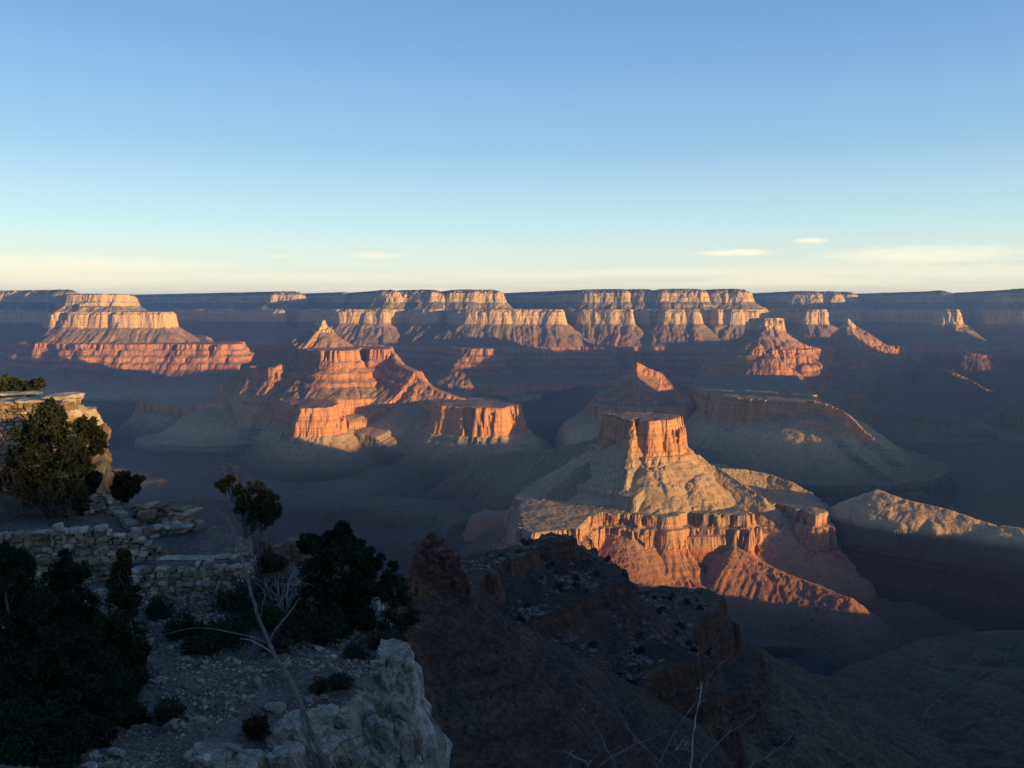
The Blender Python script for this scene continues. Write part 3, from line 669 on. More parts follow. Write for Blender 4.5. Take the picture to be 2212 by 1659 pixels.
def crag(name, blocks, mat, label, cat, seed, group=None):
    """rock outcrop: overlapping angular blocks with a rough skin, one mesh"""
    rs = np.random.RandomState(seed); A = Acc(); o0 = at(*blocks[0][:3])
    for (u, v, Y, sx, sy, sz) in blocks:
        p = at(u, v, Y)
        q, f = stone(rs, (sx, sy, sz), rs.normal(0, 0.25), 5, True, rs.normal(0, 0.08))
        w = q + np.array(p)
        n1 = fbm(w[:, 0] * 1.0 + w[:, 2] * 0.35, w[:, 1] - w[:, 2] * 0.5, 0.6, 5, seed, 0.62) ; n2 = billow(w[:, 0] + w[:, 2] * 0.4 + w[:, 1] * 0.7, w[:, 1] * 0.5 + w[:, 2] * 0.6, 0.42, 4, seed + 3) - 0.4
        r = q / (np.linalg.norm(q, axis=1)[:, None] + 1e-6)
        q = q + r * (n1 * 0.30 * min(sx, sz) + n2 * 0.30 * min(sx, sz))[:, None]
        A.add(q, f, tuple(p))
    o = A.build(name, mat, origin=tuple(o0)); tag(o, label, cat, group); return o
def px(n, Y): return n / F * Y
crag('rock_outcrop', [(844, 1425, 24.6, 0.48, 0.6, 0.42), (854, 1480, 24.2, 0.50, 0.7, 0.62), (862, 1550, 23.7, 0.44, 0.7, 0.7), (836, 1530, 23.4, 0.45, 0.6, 0.75), (870, 1620, 22.8, 0.42, 0.6, 0.8), (844, 1640, 22.4, 0.5, 0.6, 0.8), (811, 1600, 22.2, 0.42, 0.5, 0.6), (801, 1500, 23.4, 0.3, 0.4, 0.4), (866, 1700, 22.2, 0.5, 0.6, 0.9), (816, 1690, 21.6, 0.5, 0.5, 0.8), (808, 1489, 23.34, 0.14, 0.16, 0.26), (867, 1659, 21.99, 0.15, 0.23, 0.23), (808, 1473, 23.41, 0.25, 0.27, 0.37), (816, 1630, 22.06, 0.21, 0.26, 0.38), (807, 1650, 22.01, 0.21, 0.23, 0.21), (807, 1548, 23.03, 0.24, 0.23, 0.24), (848, 1657, 22.05, 0.24, 0.23, 0.27), (836, 1579, 22.45, 0.16, 0.27, 0.17), (852, 1441, 23.71, 0.19, 0.22, 0.25), (816, 1679, 21.67, 0.15, 0.24, 0.23), (862, 1518, 23.05, 0.20, 0.29, 0.19), (819, 1445, 23.87, 0.21, 0.19, 0.25), (838, 1474, 23.33, 0.22, 0.28, 0.41), (880, 1613, 22.09, 0.16, 0.29, 0.36), (879, 1532, 23.05, 0.23, 0.19, 0.21), (811, 1541, 22.88, 0.25, 0.20, 0.16), (814, 1441, 23.91, 0.17, 0.19, 0.19), (835, 1675, 21.62, 0.13, 0.16, 0.20), (812, 1599, 22.23, 0.19, 0.19, 0.42), (844, 1460, 23.74, 0.18, 0.30, 0.28), (834, 1490, 23.18, 0.18, 0.19, 0.39), (841, 1637, 21.88, 0.16, 0.19, 0.21)],
     M_LIME, 'tall whitish limestone crag at the right edge of the stony slope', 'rock outcrop', 31)
crag('rock_outcrop', [(640, 1590, 19.6, 0.55, 0.5, 0.5), (690, 1640, 19.3, 0.5, 0.5, 0.6), (620, 1655, 18.6, 0.4, 0.4, 0.4), (745, 1660, 19.6, 0.5, 0.4, 0.5)], M_LIME, 'broad cracked pale rock crossed by the thin dead trunk', 'rock outcrop', 32)
crag('rock_outcrop', [(700, 1560, 21.0, 0.34, 0.4, 0.3), (750, 1575, 21.2, 0.30, 0.4, 0.4), (735, 1620, 20.4, 0.36, 0.4, 0.4)], M_LIME, 'bluish white rock between the dead trunk and the tall crag', 'rock outcrop', 33)
crag('rock_outcrop', [(455, 1650, 18.3, 0.6, 0.5, 0.35), (520, 1665, 18.1, 0.5, 0.5, 0.3)], M_LIME, 'low flat grey slab at the bottom edge left of the dead trunk', 'rock outcrop', 34)
BL = [('long pale boulder beside the conical juniper', 305, 1418, 22.6, .30, .16, .09), ('upright white boulder below the round bush', 372, 1592, 19.3, .16, .14, .16), ('tilted flat pale boulder right of the round bush', 430, 1545, 20.0, .22, .12, .07),
      ('thin slanting white boulder near the top of the gravel', 560, 1480, 21.8, .10, .10, .20), ('flat white boulder under the fork of the dead trunk', 595, 1530, 20.6, .28, .2, .1), ('small white boulder on the gravel by the pinyon', 728, 1462, 23.0, .11, .1, .09),
      ('grey boulder low down near the dark junipers', 300, 1560, 19.8, .20, .15, .12), ('slanting pale boulder among the lower gravel', 345, 1465, 21.5, .18, .10, .09), ('broken pale boulder at the bottom left of the slope', 250, 1640, 18.0, .2, .16, .1),
      ('blocky boulder on the slope left of the tall crag', 795, 1555, 21.8, .2, .2, .17), ('pale boulder in front of the tall crag', 780, 1520, 22.4, .16, .14, .15), ('small orange brown boulder at the bottom by the crag', 790, 1640, 20.3, .17, .14, .13)]
for i, (lb, u, v, Y, sx, sy, sz) in enumerate(BL):
    rs = np.random.RandomState(60 + i); A = Acc(); q, f = stone(rs, (sx, sy, sz), rs.normal(0, .5), 3, False, rs.normal(0, .2))
    x0 = xat(u, Y, -10); z0 = float(ground_z(np.array([x0]), np.array([Y]))[0]) + sz * 0.35
    A.add(q, f, (x0, Y, z0)); o = A.build('boulder', M_LIME if i < 11 else M_REDST, origin=(x0, Y, z0)); tag(o, lb, 'boulder', 'boulders on the stony slope')

# ---- dry stone walls ----
def wall(label, p0, p1, h0, h1, thick, mat, seed, hs=(0.10, 0.22), ls=(0.16, 0.5), group='dry stone walls', cap=False, name='stone_wall', bulge=0.03):
    """p0, p1: 3D ends of the wall foot; h0, h1: heights there"""
    rs = np.random.RandomState(seed); A = Acc(); p0 = np.array(p0); p1 = np.array(p1)
    L = np.linalg.norm((p1 - p0)[:2]); t = (p1 - p0) / L; ang = math.atan2(t[1], t[0]); nrm = np.array([-t[1], t[0], 0])
    z = 0.0; H = max(h0, h1)
    while z < H:
        rh = rs.uniform(*hs); s = -rs.rand() * 0.2
        last = z + rh >= H
        while s < L:
            l = rs.uniform(*ls) * (1.3 if rs.rand() < 0.15 else 1.0)
            top = h0 + (h1 - h0) * min(max((s + l / 2) / L, 0), 1) + rs.normal(0, 0.04)
            if z + rh * 0.6 < top:
                hh = rh * (0.85 + rs.rand() * 0.4)
                q, f = stone(rs, (l * 0.56, thick * 0.5, hh * 0.56), ang + rs.normal(0, 0.07), 3, True, rs.normal(0, 0.08))
                c = p0 + t * (s + l / 2) + nrm * rs.normal(0, bulge)
                A.add(q, f, (c[0], c[1], c[2] + z + hh / 2))
            s += l * 0.97
            if rs.rand() < 0.12: s += 0.03
        z += rh * 0.93
    # packed core behind the face stones
    q, f = stone(rs, (L * 0.5, thick * 0.30, max(min(h0, h1), 0.25) * 0.5), ang, 1, True, 0)
    m = (p0 + p1) / 2; A.add(q, f, (m[0], m[1], m[2] + min(h0, h1) * 0.5))
    o = A.build(name, mat, origin=tuple(p0)); tag(o, label, 'stone wall', group); return o
def P3(u, v, Y): return tuple(at(u, v, Y))
# high wall at the left edge
def foot(u, v, Y, h): x, y, z = at(u, v, Y); return (x, y, z - h)
wall('tall rubble wall high at the left edge catching a little sun', foot(-120, 880, 37.0, 3.6), foot(150, 868, 36.6, 3.6), 3.6, 3.6, 0.55, M_WALL, 101, (0.104, 0.207), (0.148, 0.407))
wall('short end face of the tall rubble wall above the crag', foot(150, 868, 36.5, 1.0), foot(164, 858, 38.6, 1.0), 1.0, 1.0, 0.5, M_WALL, 111, (0.14, 0.26), (0.2, 0.5))
def slab(name, label, u, v, Y, sx, sy, sz, rot, mat, seed, cat='stone slab', tilt=0.0, group=None):
    rs = np.random.RandomState(seed); A = Acc(); p = at(u, v, Y); q, f = stone(rs, (sx, sy, sz), rot, 3, True, tilt)
    w = q + np.array(p); q[:, 2] += 0.06 * fbm(w[:, 0], w[:, 1], 0.6, 3, seed); A.add(q, f, tuple(p)); o = A.build(name, mat, origin=tuple(p)); return tag(o, label, cat, group)
slab('coping_stone', 'pale coping stone on the right end of the tall wall', 138, 856, 37.2, 0.55, 1.0, 0.10, 0.05, M_WALL, 112, 'coping stone', 0, 'coping stones on the tall wall')
slab('coping_stone', 'middle coping stone on the tall wall, behind the juniper top', 82, 862, 37.2, 0.55, 1.1, 0.08, -0.04, M_WALL, 113, 'coping stone', 0, 'coping stones on the tall wall')
slab('coping_stone', 'long coping stone on the tall wall at the left edge', 20, 866, 37.2, 0.75, 1.1, 0.09, 0.02, M_WALL, 114, 'coping stone', 0, 'coping stones on the tall wall')
slab('coping_stone', 'bluish flat slab lying behind the coping at the left edge', 30, 850, 40.0, 1.1, 0.8, 0.07, 0.1, M_LIME, 115, 'coping stone', 0, 'coping stones on the tall wall')
crag('rock_outcrop', [(178, 905, 37.2, 0.42, 0.7, 0.5), (190, 950, 37.0, 0.55, 0.8, 0.6), (204, 1000, 36.6, 0.45, 0.8, 0.65), (196, 1045, 36.2, 0.5, 0.8, 0.6), (170, 980, 37.5, 0.6, 0.9, 1.0), (140, 960, 38.0, 0.9, 0.9, 1.3), (206, 940, 37.4, 0.26, 0.5, 0.4), (190, 1090, 35.6, 0.6, 0.7, 0.5), (60, 1040, 38.0, 1.4, 0.9, 2.0), (210, 1030, 36.0, 0.28, 0.5, 0.7)],
     M_WALL, 'tall buff rock face under the right end of the high wall', 'rock outcrop', 35)
# wall steps going down to the right
wall('broken rubble wall stepping down from the crag foot', foot(225, 1080, 35.4, 1.6), foot(290, 1130, 33.4, 1.6), 1.7, 1.5, 0.6, M_WALL, 102, (0.089, 0.178), (0.118, 0.296))
wall('rubble wall rising towards the crag behind the big juniper', foot(90, 1130, 33.0, 1.2), foot(225, 1085, 34.6, 1.2), 1.1, 1.6, 0.6, M_WALL, 103, (0.089, 0.178), (0.118, 0.333))
wall('long dry stone wall across the left below the big juniper', foot(-80, 1155, 29.0, 2.9), foot(225, 1132, 29.6, 2.9), 2.85, 2.9, 0.5, M_WALL, 104, (0.089, 0.200), (0.133, 0.370))
wall('dry stone wall bending back towards the terrace', foot(218, 1136, 29.6, 2.6), foot(345, 1178, 30.0, 2.0), 2.6, 2.0, 0.5, M_WALL, 105, (0.089, 0.178), (0.133, 0.370))
wall('low rubble wall running along the upper edge of the terrace', foot(290, 1148, 32.6, 0.6), foot(420, 1122, 34.2, 0.6), 0.65, 0.6, 0.5, M_WALL, 106, (0.10, 0.2), (0.16, 0.4))
wall('square rubble parapet above the terrace with a mossy side', foot(300, 1090, 34.6, 1.2), foot(405, 1092, 34.2, 1.2), 1.25, 1.2, 1.0, M_WALL, 107, (0.104, 0.192), (0.185, 0.444))
wall('low loose stones along the far edge of the terrace', foot(415, 1135, 34.0, 0.3), foot(505, 1165, 33.6, 0.3), 0.28, 0.2, 0.4, M_WALL, 108, (0.08, 0.16), (0.14, 0.3))
wall('stone facing under the front edge of the terrace', foot(298, 1216, 27.8, 1.6), foot(520, 1210, 27.6, 1.6), 1.45, 1.5, 0.5, M_WALL, 109, (0.118, 0.222), (0.148, 0.370))
wall('small reddish block wall behind the shrubs left of the pinyon', foot(572, 1172, 31.5, 1.0), foot(650, 1172, 31.5, 1.0), 1.0, 1.0, 0.5, M_REDST, 110, (0.14, 0.24), (0.25, 0.5))
slab('boulder', 'pale upright boulder at the foot of the dead topped tree', 528, 1182, 29.5, 0.28, 0.3, 0.36, 0.1, M_LIME, 120, 'boulder', 0, 'boulders on the stony slope')
slab('stone_slab', 'long bluish capping slab on the front lip of the terrace', 405, 1206, 28.0, 1.05, 0.28, 0.05, 0.0, M_LIME, 121, 'stone slab', 0, 'slabs on the terrace')
slab('stone_slab', 'short capping slab on the terrace lip by the dead trunk', 490, 1203, 28.2, 0.4, 0.25, 0.05, 0.05, M_LIME, 122, 'stone slab', 0, 'slabs on the terrace')
slab('stone_slab', 'bluish slab on top of the wall left of the terrace', 300, 1176, 31.0, 0.5, 0.22, 0.05, 0.15, M_LIME, 123, 'stone slab', 0, 'slabs on the terrace')
slab('stone_slab', 'bluish slab along the upper terrace wall under the parapet', 385, 1138, 33.2, 0.6, 0.28, 0.05, 0.3, M_LIME, 124, 'stone slab', 0, 'slabs on the terrace')
slab('boulder', 'rounded brown boulder at the left foot of the parapet', 318, 1112, 33.6, 0.34, 0.3, 0.22, 0.1, M_REDST, 125, 'boulder', 0, 'boulders on the stony slope')
# terrace fill: flat rocky bench carried by the walls
def bench():
    P = [(xat(300, 27.9, -8.6), 27.9), (xat(525, 27.9, -8.6), 27.9), (xat(550, 30, -8.6), 30.0), (xat(505, 34, -8.6), 34.2), (xat(400, 35.4, -8), 35.4), (xat(200, 36, -8), 36.0), (xat(-100, 33, -8), 38), (-24, 30.2), (xat(215, 31, -8.4), 31.0), (xat(290, 31, -8.4), 30.6)]
    X, Y = np.meshgrid(np.arange(-26, -6, 0.12), np.arange(26.5, 39, 0.12))
    d, _, _ = sd_poly(X, Y, P); d = d + 0.25 * fbm(X, Y, 1.0, 3, 431)
    zt = -8.62 + 0.09 * fbm(X, Y, 0.9, 4, 432) + np.interp(X, [-24, -16.5, -14], [1.0, 0.7, 0.0])
    Z = zt - np.interp(np.clip(d, 0, None), [0, .2, 1.0], [0, 1.4, 4])
    tag(grid_object('terrace', X, Y, Z, Z * 0, M_SOIL, Z > -12.5), 'flat rocky terrace behind the stone walls', None, None, 'structure')
bench()
# ====================== trees, shrubs, dead wood ======================
def tube(A, P, rad, sides=6):
    P = np.array(P, float); n = len(P); v = []; ang = np.arange(sides) / sides * 2 * np.pi
    for i in range(n):
        t = P[min(i + 1, n - 1)] - P[max(i - 1, 0)]; t = t / (np.linalg.norm(t) + 1e-9)
        a = np.cross(t, [0.31, 0.2, 0.93] if abs(t[2]) < 0.9 else [1, 0, 0.1]); a /= np.linalg.norm(a); b = np.cross(t, a)
        v.append(P[i] + rad[i] * (np.cos(ang)[:, None] * a + np.sin(ang)[:, None] * b))
    v = np.concatenate(v); f = []
    for i in range(n - 1):
        for j in range(sides):
            k = (j + 1) % sides; f.append([i * sides + j, i * sides + k, (i + 1) * sides + k, (i + 1) * sides + j])
    A.add(v, np.array(f))
def wiggle(p0, p1, n, amp, rs, sag=0.0):
    p0, p1 = np.array(p0, float), np.array(p1, float); L = np.linalg.norm(p1 - p0); out = []
    off = np.cumsum(rs.normal(0, 1, (n, 3)), 0); off -= np.linspace(0, 1, n)[:, None] * off[-1]; off[0] = 0
    for i in range(n):
        t = i / (n - 1); q = p0 + (p1 - p0) * t + off[i] * amp * L / n ** 0.5; q[2] -= sag * L * math.sin(t * math.pi); out.append(q)
    return out
def leaves(A, centres, radii, per, size, rs, flat=1.0, up=0.35):
    """tufts of small pointed leaves gathered in clumps"""
    c = np.repeat(centres, per, 0); r = np.repeat(radii, per)
    d = rs.normal(0, 1, (len(c), 3)); d /= np.linalg.norm(d, axis=1)[:, None]
    p = c + d * (r * (0.35 + 0.65 * rs.rand(len(c)) ** 0.6))[:, None] * np.array([1, 1, flat])
    ax = d + rs.normal(0, 0.5, d.shape) + np.array([0, 0, up]); ax /= np.linalg.norm(ax, axis=1)[:, None]
    sd = np.cross(ax, rs.normal(0, 1, ax.shape)); sd /= np.linalg.norm(sd, axis=1)[:, None] + 1e-9
    s = size * (0.6 + 0.8 * rs.rand(len(p)))[:, None]
    v = np.stack([p - sd * s * 0.28, p + sd * s * 0.28, p + ax * s + sd * s * 0.08, p + ax * s - sd * s * 0.08], 1).reshape(-1, 3)
    f = np.arange(len(v)).reshape(-1, 4); A.add(v, f)
def clumps(lobes, rs, dens=1.0, keep=1.0):
    cs, rr = [], []
    for (u, v, Y, rp) in lobes:
        c = np.array(at(u, v, Y)); Rm = rp / F * Y; n = max(5, int(26 * dens))
        for i in range(n):
            d = rs.normal(0, 1, 3); d /= np.linalg.norm(d); q = c + d * Rm * (0.25 + 0.72 * rs.rand() ** 0.5)
            if rs.rand() < keep: cs.append(q); rr.append(Rm * rs.uniform(0.17, 0.34))
    return np.array(cs), np.array(rr)
def tree(name, label, base, lobes, leafmat, seed, trunk_r=0.09, per=70, size=0.085, dens=1.0, keep=1.0, bare=(), group='trees and tall shrubs on the near slope', cat='tree', snags=0, barkmat=None):
    rs = np.random.RandomState(seed); b = np.array(at(*base)); e = empty(name, tuple(b), label, cat, group)
    T = Acc(); Cn = Acc(); cents = [np.array(at(*l[:3])) for l in lobes]
    top = max(cents, key=lambda q: q[2]); mid = b + (np.mean(cents, 0) - b) * 0.55
    P = wiggle(b - [0, 0, 0.3], mid, 6, 0.10, rs) + wiggle(mid, top, 6, 0.10, rs)[1:]
    tube(T, P, np.linspace(trunk_r, trunk_r * 0.25, len(P)), 7)
    for c, l in zip(cents, lobes):
        k = rs.randint(2, 8); s = np.array(P[k]); pp = wiggle(s, c, 6, 0.14, rs, 0.04); tube(T, pp, np.linspace(trunk_r * 0.42, trunk_r * 0.12, 6), 5)
        for _ in range(5):
            d = rs.normal(0, 1, 3); d /= np.linalg.norm(d); q = c + d * l[3] / F * l[2] * 0.9
            tube(T, wiggle(pp[rs.randint(3, 6)], q, 4, 0.15, rs), np.linspace(trunk_r * 0.14, trunk_r * 0.05, 4), 4)
    for (u, v, Y) in bare:
        q = np.array(at(u, v, Y)); s = np.array(P[rs.randint(5, 10)]); pp = wiggle(s, q, 7, 0.12, rs); tube(T, pp, np.linspace(trunk_r * 0.3, trunk_r * 0.06, 7), 5)
        for _ in range(snags):
            z = pp[rs.randint(2, 7)]; d = rs.normal(0, 1, 3) + [0, 0, 0.8]; d /= np.linalg.norm(d); tube(T, wiggle(z, z + d * rs.uniform(0.15, 0.5), 4, 0.2, rs), np.linspace(trunk_r * 0.1, trunk_r * 0.035, 4), 4)
    cs, rr = clumps(lobes, rs, dens, keep)
    leaves(Cn, cs, rr, per, size, rs)
    for ac, nm, m in ((T, 'trunk', barkmat or M_BARK), (Cn, 'crown', leafmat)):
        for i in range(len(ac.v)): ac.v[i] = ac.v[i] - b
        ac.build(nm, m, e)
    return e
tree('juniper_tree', 'big bushy dark juniper growing against the tall rubble wall', (105, 1140, 33.5),
     [(112, 890, 33.6, 26), (100, 925, 33.6, 42), (62, 945, 33.5, 34), (135, 965, 33.4, 46), (85, 995, 33.4, 52), (150, 1020, 33.3, 46), (188, 925, 34.2, 24), (205, 940, 34.2, 20), (180, 985, 34.0, 26), (212, 966, 34.2, 17), (165, 1060, 33.2, 34), (110, 1075, 33.0, 46), (175, 1090, 33.0, 24), (60, 1050, 33.2, 40), (40, 990, 33.6, 22), (20, 1040, 33.4, 34), (200, 1040, 33.6, 20)], M_LEAF, 201, 0.14, 90, 0.10, 1.15, 0.85)
tree('pinyon_tree', 'dark tree top showing behind the tall wall at the left edge', (40, 900, 46), [(12, 832, 46, 24), (-10, 850, 46, 24), (42, 840, 46, 18), (68, 838, 46, 17), (84, 830, 46, 12), (30, 852, 46, 20)], M_LEAF, 202, 0.12, 60, 0.12)
tree('juniper_bush', 'round dark bush just right of the buff rock face', (265, 1095, 37), [(245, 1045, 37, 24), (270, 1040, 37, 22), (292, 1040, 37, 17), (262, 1065, 37, 24), (285, 1058, 37, 18), (235, 1035, 37, 15)], M_LEAF, 203, 0.06, 80, 0.09, cat='bush')
tree('juniper_tree', 'half dead tree with a bare twiggy top behind the dead trunk', (522, 1185, 29.5), [(548, 1075, 29.5, 34), (575, 1080, 29.5, 26), (582, 1110, 29.5, 23), (530, 1095, 29.5, 22), (562, 1120, 29.5, 26), (516, 1060, 29.5, 13), (480, 1050, 29.5, 12), (497, 1036, 29.5, 9), (590, 1100, 29.5, 16)], M_OLIVE, 204, 0.11, 80, 0.07, 1.1, 0.85,
     bare=[(468, 1020, 29.5), (485, 1010, 29.5), (500, 1005, 29.5), (515, 1012, 29.5), (532, 1025, 29.5), (474, 1045, 29.5), (540, 1040, 29.4)], snags=7)
tree('pinyon_tree', 'rounded very dark pinyon left of the red rock spire', (738, 1405, 27), [(735, 1180, 27, 40), (700, 1185, 27, 34), (775, 1195, 27, 36), (664, 1172, 27, 20), (742, 1148, 27, 18), (800, 1215, 27, 26), (690, 1225, 27, 42), (745, 1240, 27, 50), (790, 1255, 27, 34), (670, 1262, 27, 26), (720, 1290, 27, 38), (770, 1300, 27, 30), (700, 1330, 26.8, 26), (740, 1345, 26.8, 26), (790, 1340, 26.8, 24)], M_LEAF, 205, 0.12, 110, 0.085, 1.1)
tree('pinyon_tree', 'slim open young pinyon right of the rounded dark one', (852, 1400, 27.5), [(848, 1222, 27.5, 11), (842, 1245, 27.5, 18), (862, 1262, 27.5, 22), (828, 1275, 27.5, 20), (880, 1290, 27.5, 22), (850, 1305, 27.5, 26), (870, 1340, 27.4, 26), (835, 1345, 27.4, 22), (890, 1330, 27.4, 18), (860, 1372, 27.2, 26)], M_OLIVE, 206, 0.07, 45, 0.075, 0.8, 0.8)
tree('juniper_tree', 'dark conifer with ragged top in front of the dry stone wall', (150, 1420, 23.5), [(140, 1215, 23.5, 24), (128, 1245, 23.5, 35), (165, 1240, 23.5, 26), (148, 1280, 23.5, 42), (115, 1300, 23.5, 35), (175, 1310, 23.5, 35), (145, 1345, 23.4, 47), (110, 1370, 23.2, 42), (190, 1350, 23.4, 34), (90, 1320, 23.3, 30), (175, 1380, 23.0, 40)], M_LEAF, 207, 0.09, 80, 0.075)
tree('juniper_tree', 'narrow cone shaped olive juniper at the end of the wall', (265, 1470, 22), [(268, 1200, 22, 11), (266, 1225, 22, 19), (262, 1255, 22, 27), (270, 1290, 22, 34), (258, 1325, 22, 40), (272, 1365, 22, 43), (255, 1400, 22, 47), (285, 1435, 21.8, 34), (245, 1445, 21.6, 40), (300, 1400, 21.8, 24), (235, 1380, 21.8, 34)], M_OLIVE, 208, 0.09, 90, 0.07)
tree('juniper_tree', 'dense dark juniper filling the left edge below the wall', (10, 1560, 20), [(10, 1210, 20, 42), (45, 1230, 20, 30), (-10, 1270, 20, 62), (40, 1290, 20, 45), (15, 1340, 20, 62), (60, 1370, 20, 45), (0, 1410, 19.8, 75), (60, 1440, 19.5, 58), (20, 1490, 19.2, 75), (80, 1310, 19.8, 34), (95, 1400, 19.6, 44), (30, 1250, 20, 40)], M_LEAF, 209, 0.12, 100, 0.08)
tree('juniper_bush', 'broad dark juniper thicket low on the left of the slope', (170, 1560, 20), [(110, 1430, 20.6, 57), (165, 1410, 20.8, 52), (215, 1450, 20.8, 52), (160, 1470, 20.2, 65), (215, 1510, 20.0, 57), (120, 1500, 19.8, 62), (262, 1500, 20.2, 39), (180, 1540, 19.4, 57), (100, 1560, 18.8, 62), (250, 1560, 19.2, 40), (200, 1590, 18.6, 50), (140, 1420, 20.8, 44), (285, 1470, 20.6, 28), (60, 1480, 19.4, 50)], M_LEAF, 210, 0.08, 100, 0.08, cat='bush')
tree('juniper_bush', 'black green bush in the bottom left corner', (40, 1680, 16.5), [(20, 1560, 17, 65), (80, 1590, 17, 52), (-20, 1620, 16.5, 78), (60, 1640, 16.5, 70), (120, 1640, 16.6, 44), (20, 1690, 16, 78), (150, 1600, 17.2, 44), (110, 1690, 16, 50)], M_LEAF, 211, 0.08, 100, 0.075, cat='bush')
SH = [('olive shrub on the terrace side behind the dead trunk', 590, 1290, 27.4, 56, M_OLIVE), ('dull green shrub between the dead trunk and the rounded pinyon', 635, 1310, 26.6, 54, M_OLIVE), ('dark shrub tangled at the foot of the terrace facing', 520, 1330, 26.0, 54, M_LEAF), ('brown green shrub under the long thin side branch', 575, 1370, 25.2, 54, M_OLIVE),
      ('low spreading dark shrub just above the gravel', 500, 1412, 24.0, 52, M_LEAF), ('small dark shrub at the top of the gravel right of the dead trunk', 640, 1398, 25.0, 46, M_LEAF), ('dark shrub under the rounded pinyon', 700, 1378, 25.6, 48, M_LEAF), ('brownish shrub at the foot of the slim pinyon', 820, 1385, 25.8, 34, M_SCRUB),
      ('small rounded dark bush alone on the gravel', 368, 1536, 19.6, 30, M_SCRUB), ('small olive bush at the foot of the slope by the pale rock', 553, 1572, 19.3, 25, M_OLIVE), ('dark low bush between the thicket and the round bush', 290, 1545, 19.6, 28, M_LEAF), ('low brown cushion plant right of the dead trunk', 735, 1500, 22.2, 24, M_SCRUB),
      ('flat dark cushion plant above the bluish rock', 690, 1510, 21.8, 22, M_SCRUB), ('dark scrub above the left top of the gravel', 400, 1390, 24.0, 42, M_LEAF), ('shaded scrub below the terrace facing at its left end', 345, 1340, 25.4, 36, M_LEAF), ('dry brown bush beside the reddish block wall', 590, 1215, 30.0, 30, M_SCRUB), ('straggly dark shrub at the upper left of the gravel', 440, 1425, 23.2, 36, M_LEAF), ('dark shrub beside the long slab at the upper gravel edge', 600, 1425, 24.0, 32, M_SCRUB), ('grey brown shrub on the gravel brink near the crag', 770, 1430, 24.2, 30, M_SCRUB), ('ochre tuft growing on the face of the tall crag', 842, 1470, 23.6, 12, M_SCRUB), ('ochre tuft low on the tall crag', 850, 1580, 22.9, 12, M_SCRUB)]
for i, (lb, u, v, Y, r, m) in enumerate(SH):
    rs = np.random.RandomState(300 + i); A = Acc()
    if 'tuft' not in lb:
        x0 = xat(u, Y, -9.6); z0 = float(ground_z(np.array([x0]), np.array([Y]))[0]); Rm = r / F * Y; c = np.array([x0, Y, max(z0 + Rm * 0.45, at(u, v, Y)[2])])
    else: c = np.array(at(u, v, Y)); Rm = r / F * Y
    n = 44; d = rs.normal(0, 1, (n, 3)); d /= np.linalg.norm(d, axis=1)[:, None]
    cs = c + d * Rm * (0.3 + 0.7 * rs.rand(n)[:, None]) * np.array([1.1, 1.0, 0.75]); leaves(A, cs, np.full(n, Rm * 0.3), 55, 0.06 + 0.02 * rs.rand(), rs)
    for q in cs[::2]: tube(A, wiggle(c - [0, 0, Rm * 0.8], q, 4, 0.12, rs), [0.012, 0.01, 0.007, 0.004], 4)
    o = A.build('shrub', m, origin=tuple(c)); tag(o, lb, 'shrub', 'shrubs on the stony slope')

# bare twiggy bushes
def twig_bush(label, base, w, h, n, seed, mat, lean=(0, 0), name='bare_bush', r0=0.012):
    rs = np.random.RandomState(seed); b = np.array(at(*base)); Y = base[2]; W = w / F * Y; Hh = h / F * Y; A = Acc()
    def grow(p, d, L, r, lv):
        q = p + d * L; pts = wiggle(p, q, 4, 0.12, rs); tube(A, pts, np.linspace(r, r * 0.55, 4), 4)
        if lv > 0:
            for _ in range(rs.randint(2, 4)):
                s = pts[rs.randint(1, 4)]; dd = d + rs.normal(0, 0.45, 3) + [0, 0, 0.1]; dd /= np.linalg.norm(dd); grow(s, dd, L * rs.uniform(0.45, 0.75), r * 0.55, lv - 1)
    for _ in range(n):
        s = b + [rs.normal(0, W * 0.16), rs.normal(0, W * 0.12), 0]; d = np.array([rs.normal(0, 0.42) * W / Hh + lean[0], rs.normal(0, 0.3) + lean[1], 1.0]); d /= np.linalg.norm(d); grow(s, d, Hh * rs.uniform(0.35, 0.6), r0, 3)
    o = A.build(name, mat, origin=tuple(b)); return tag(o, label, 'bare bush', 'bare twiggy bushes')
twig_bush('tall grey brown leafless bush at the left edge under the tall wall', (45, 1150, 32.4), 150, 230, 16, 401, M_TWIG)
twig_bush('leafless bush in front of the lower part of the big juniper', (125, 1150, 32.0), 120, 130, 12, 402, M_TWIG)
twig_bush('dark leafless brush in front of the terrace facing', (390, 1340, 25.6), 150, 110, 16, 403, M_TWIG)
twig_bush('leafless brush left of the dead trunk below the terrace', (480, 1350, 25.4), 110, 120, 12, 404, M_TWIG)
twig_bush('grey leafless brush around the foot of the half dead tree', (560, 1210, 29.2), 110, 90, 12, 405, M_TWIG)
twig_bush('pale leafless brush between the slim pinyon and the crag', (850, 1410, 25.6), 90, 90, 8, 406, M_TWIG)
twig_bush('thin leafless brush in front of the olive shrubs', (615, 1330, 25.6), 90, 130, 9, 407, M_PALETWIG)
twig_bush('leafless brush over the gravel by the conical juniper', (320, 1400, 23.0), 100, 80, 9, 408, M_TWIG)

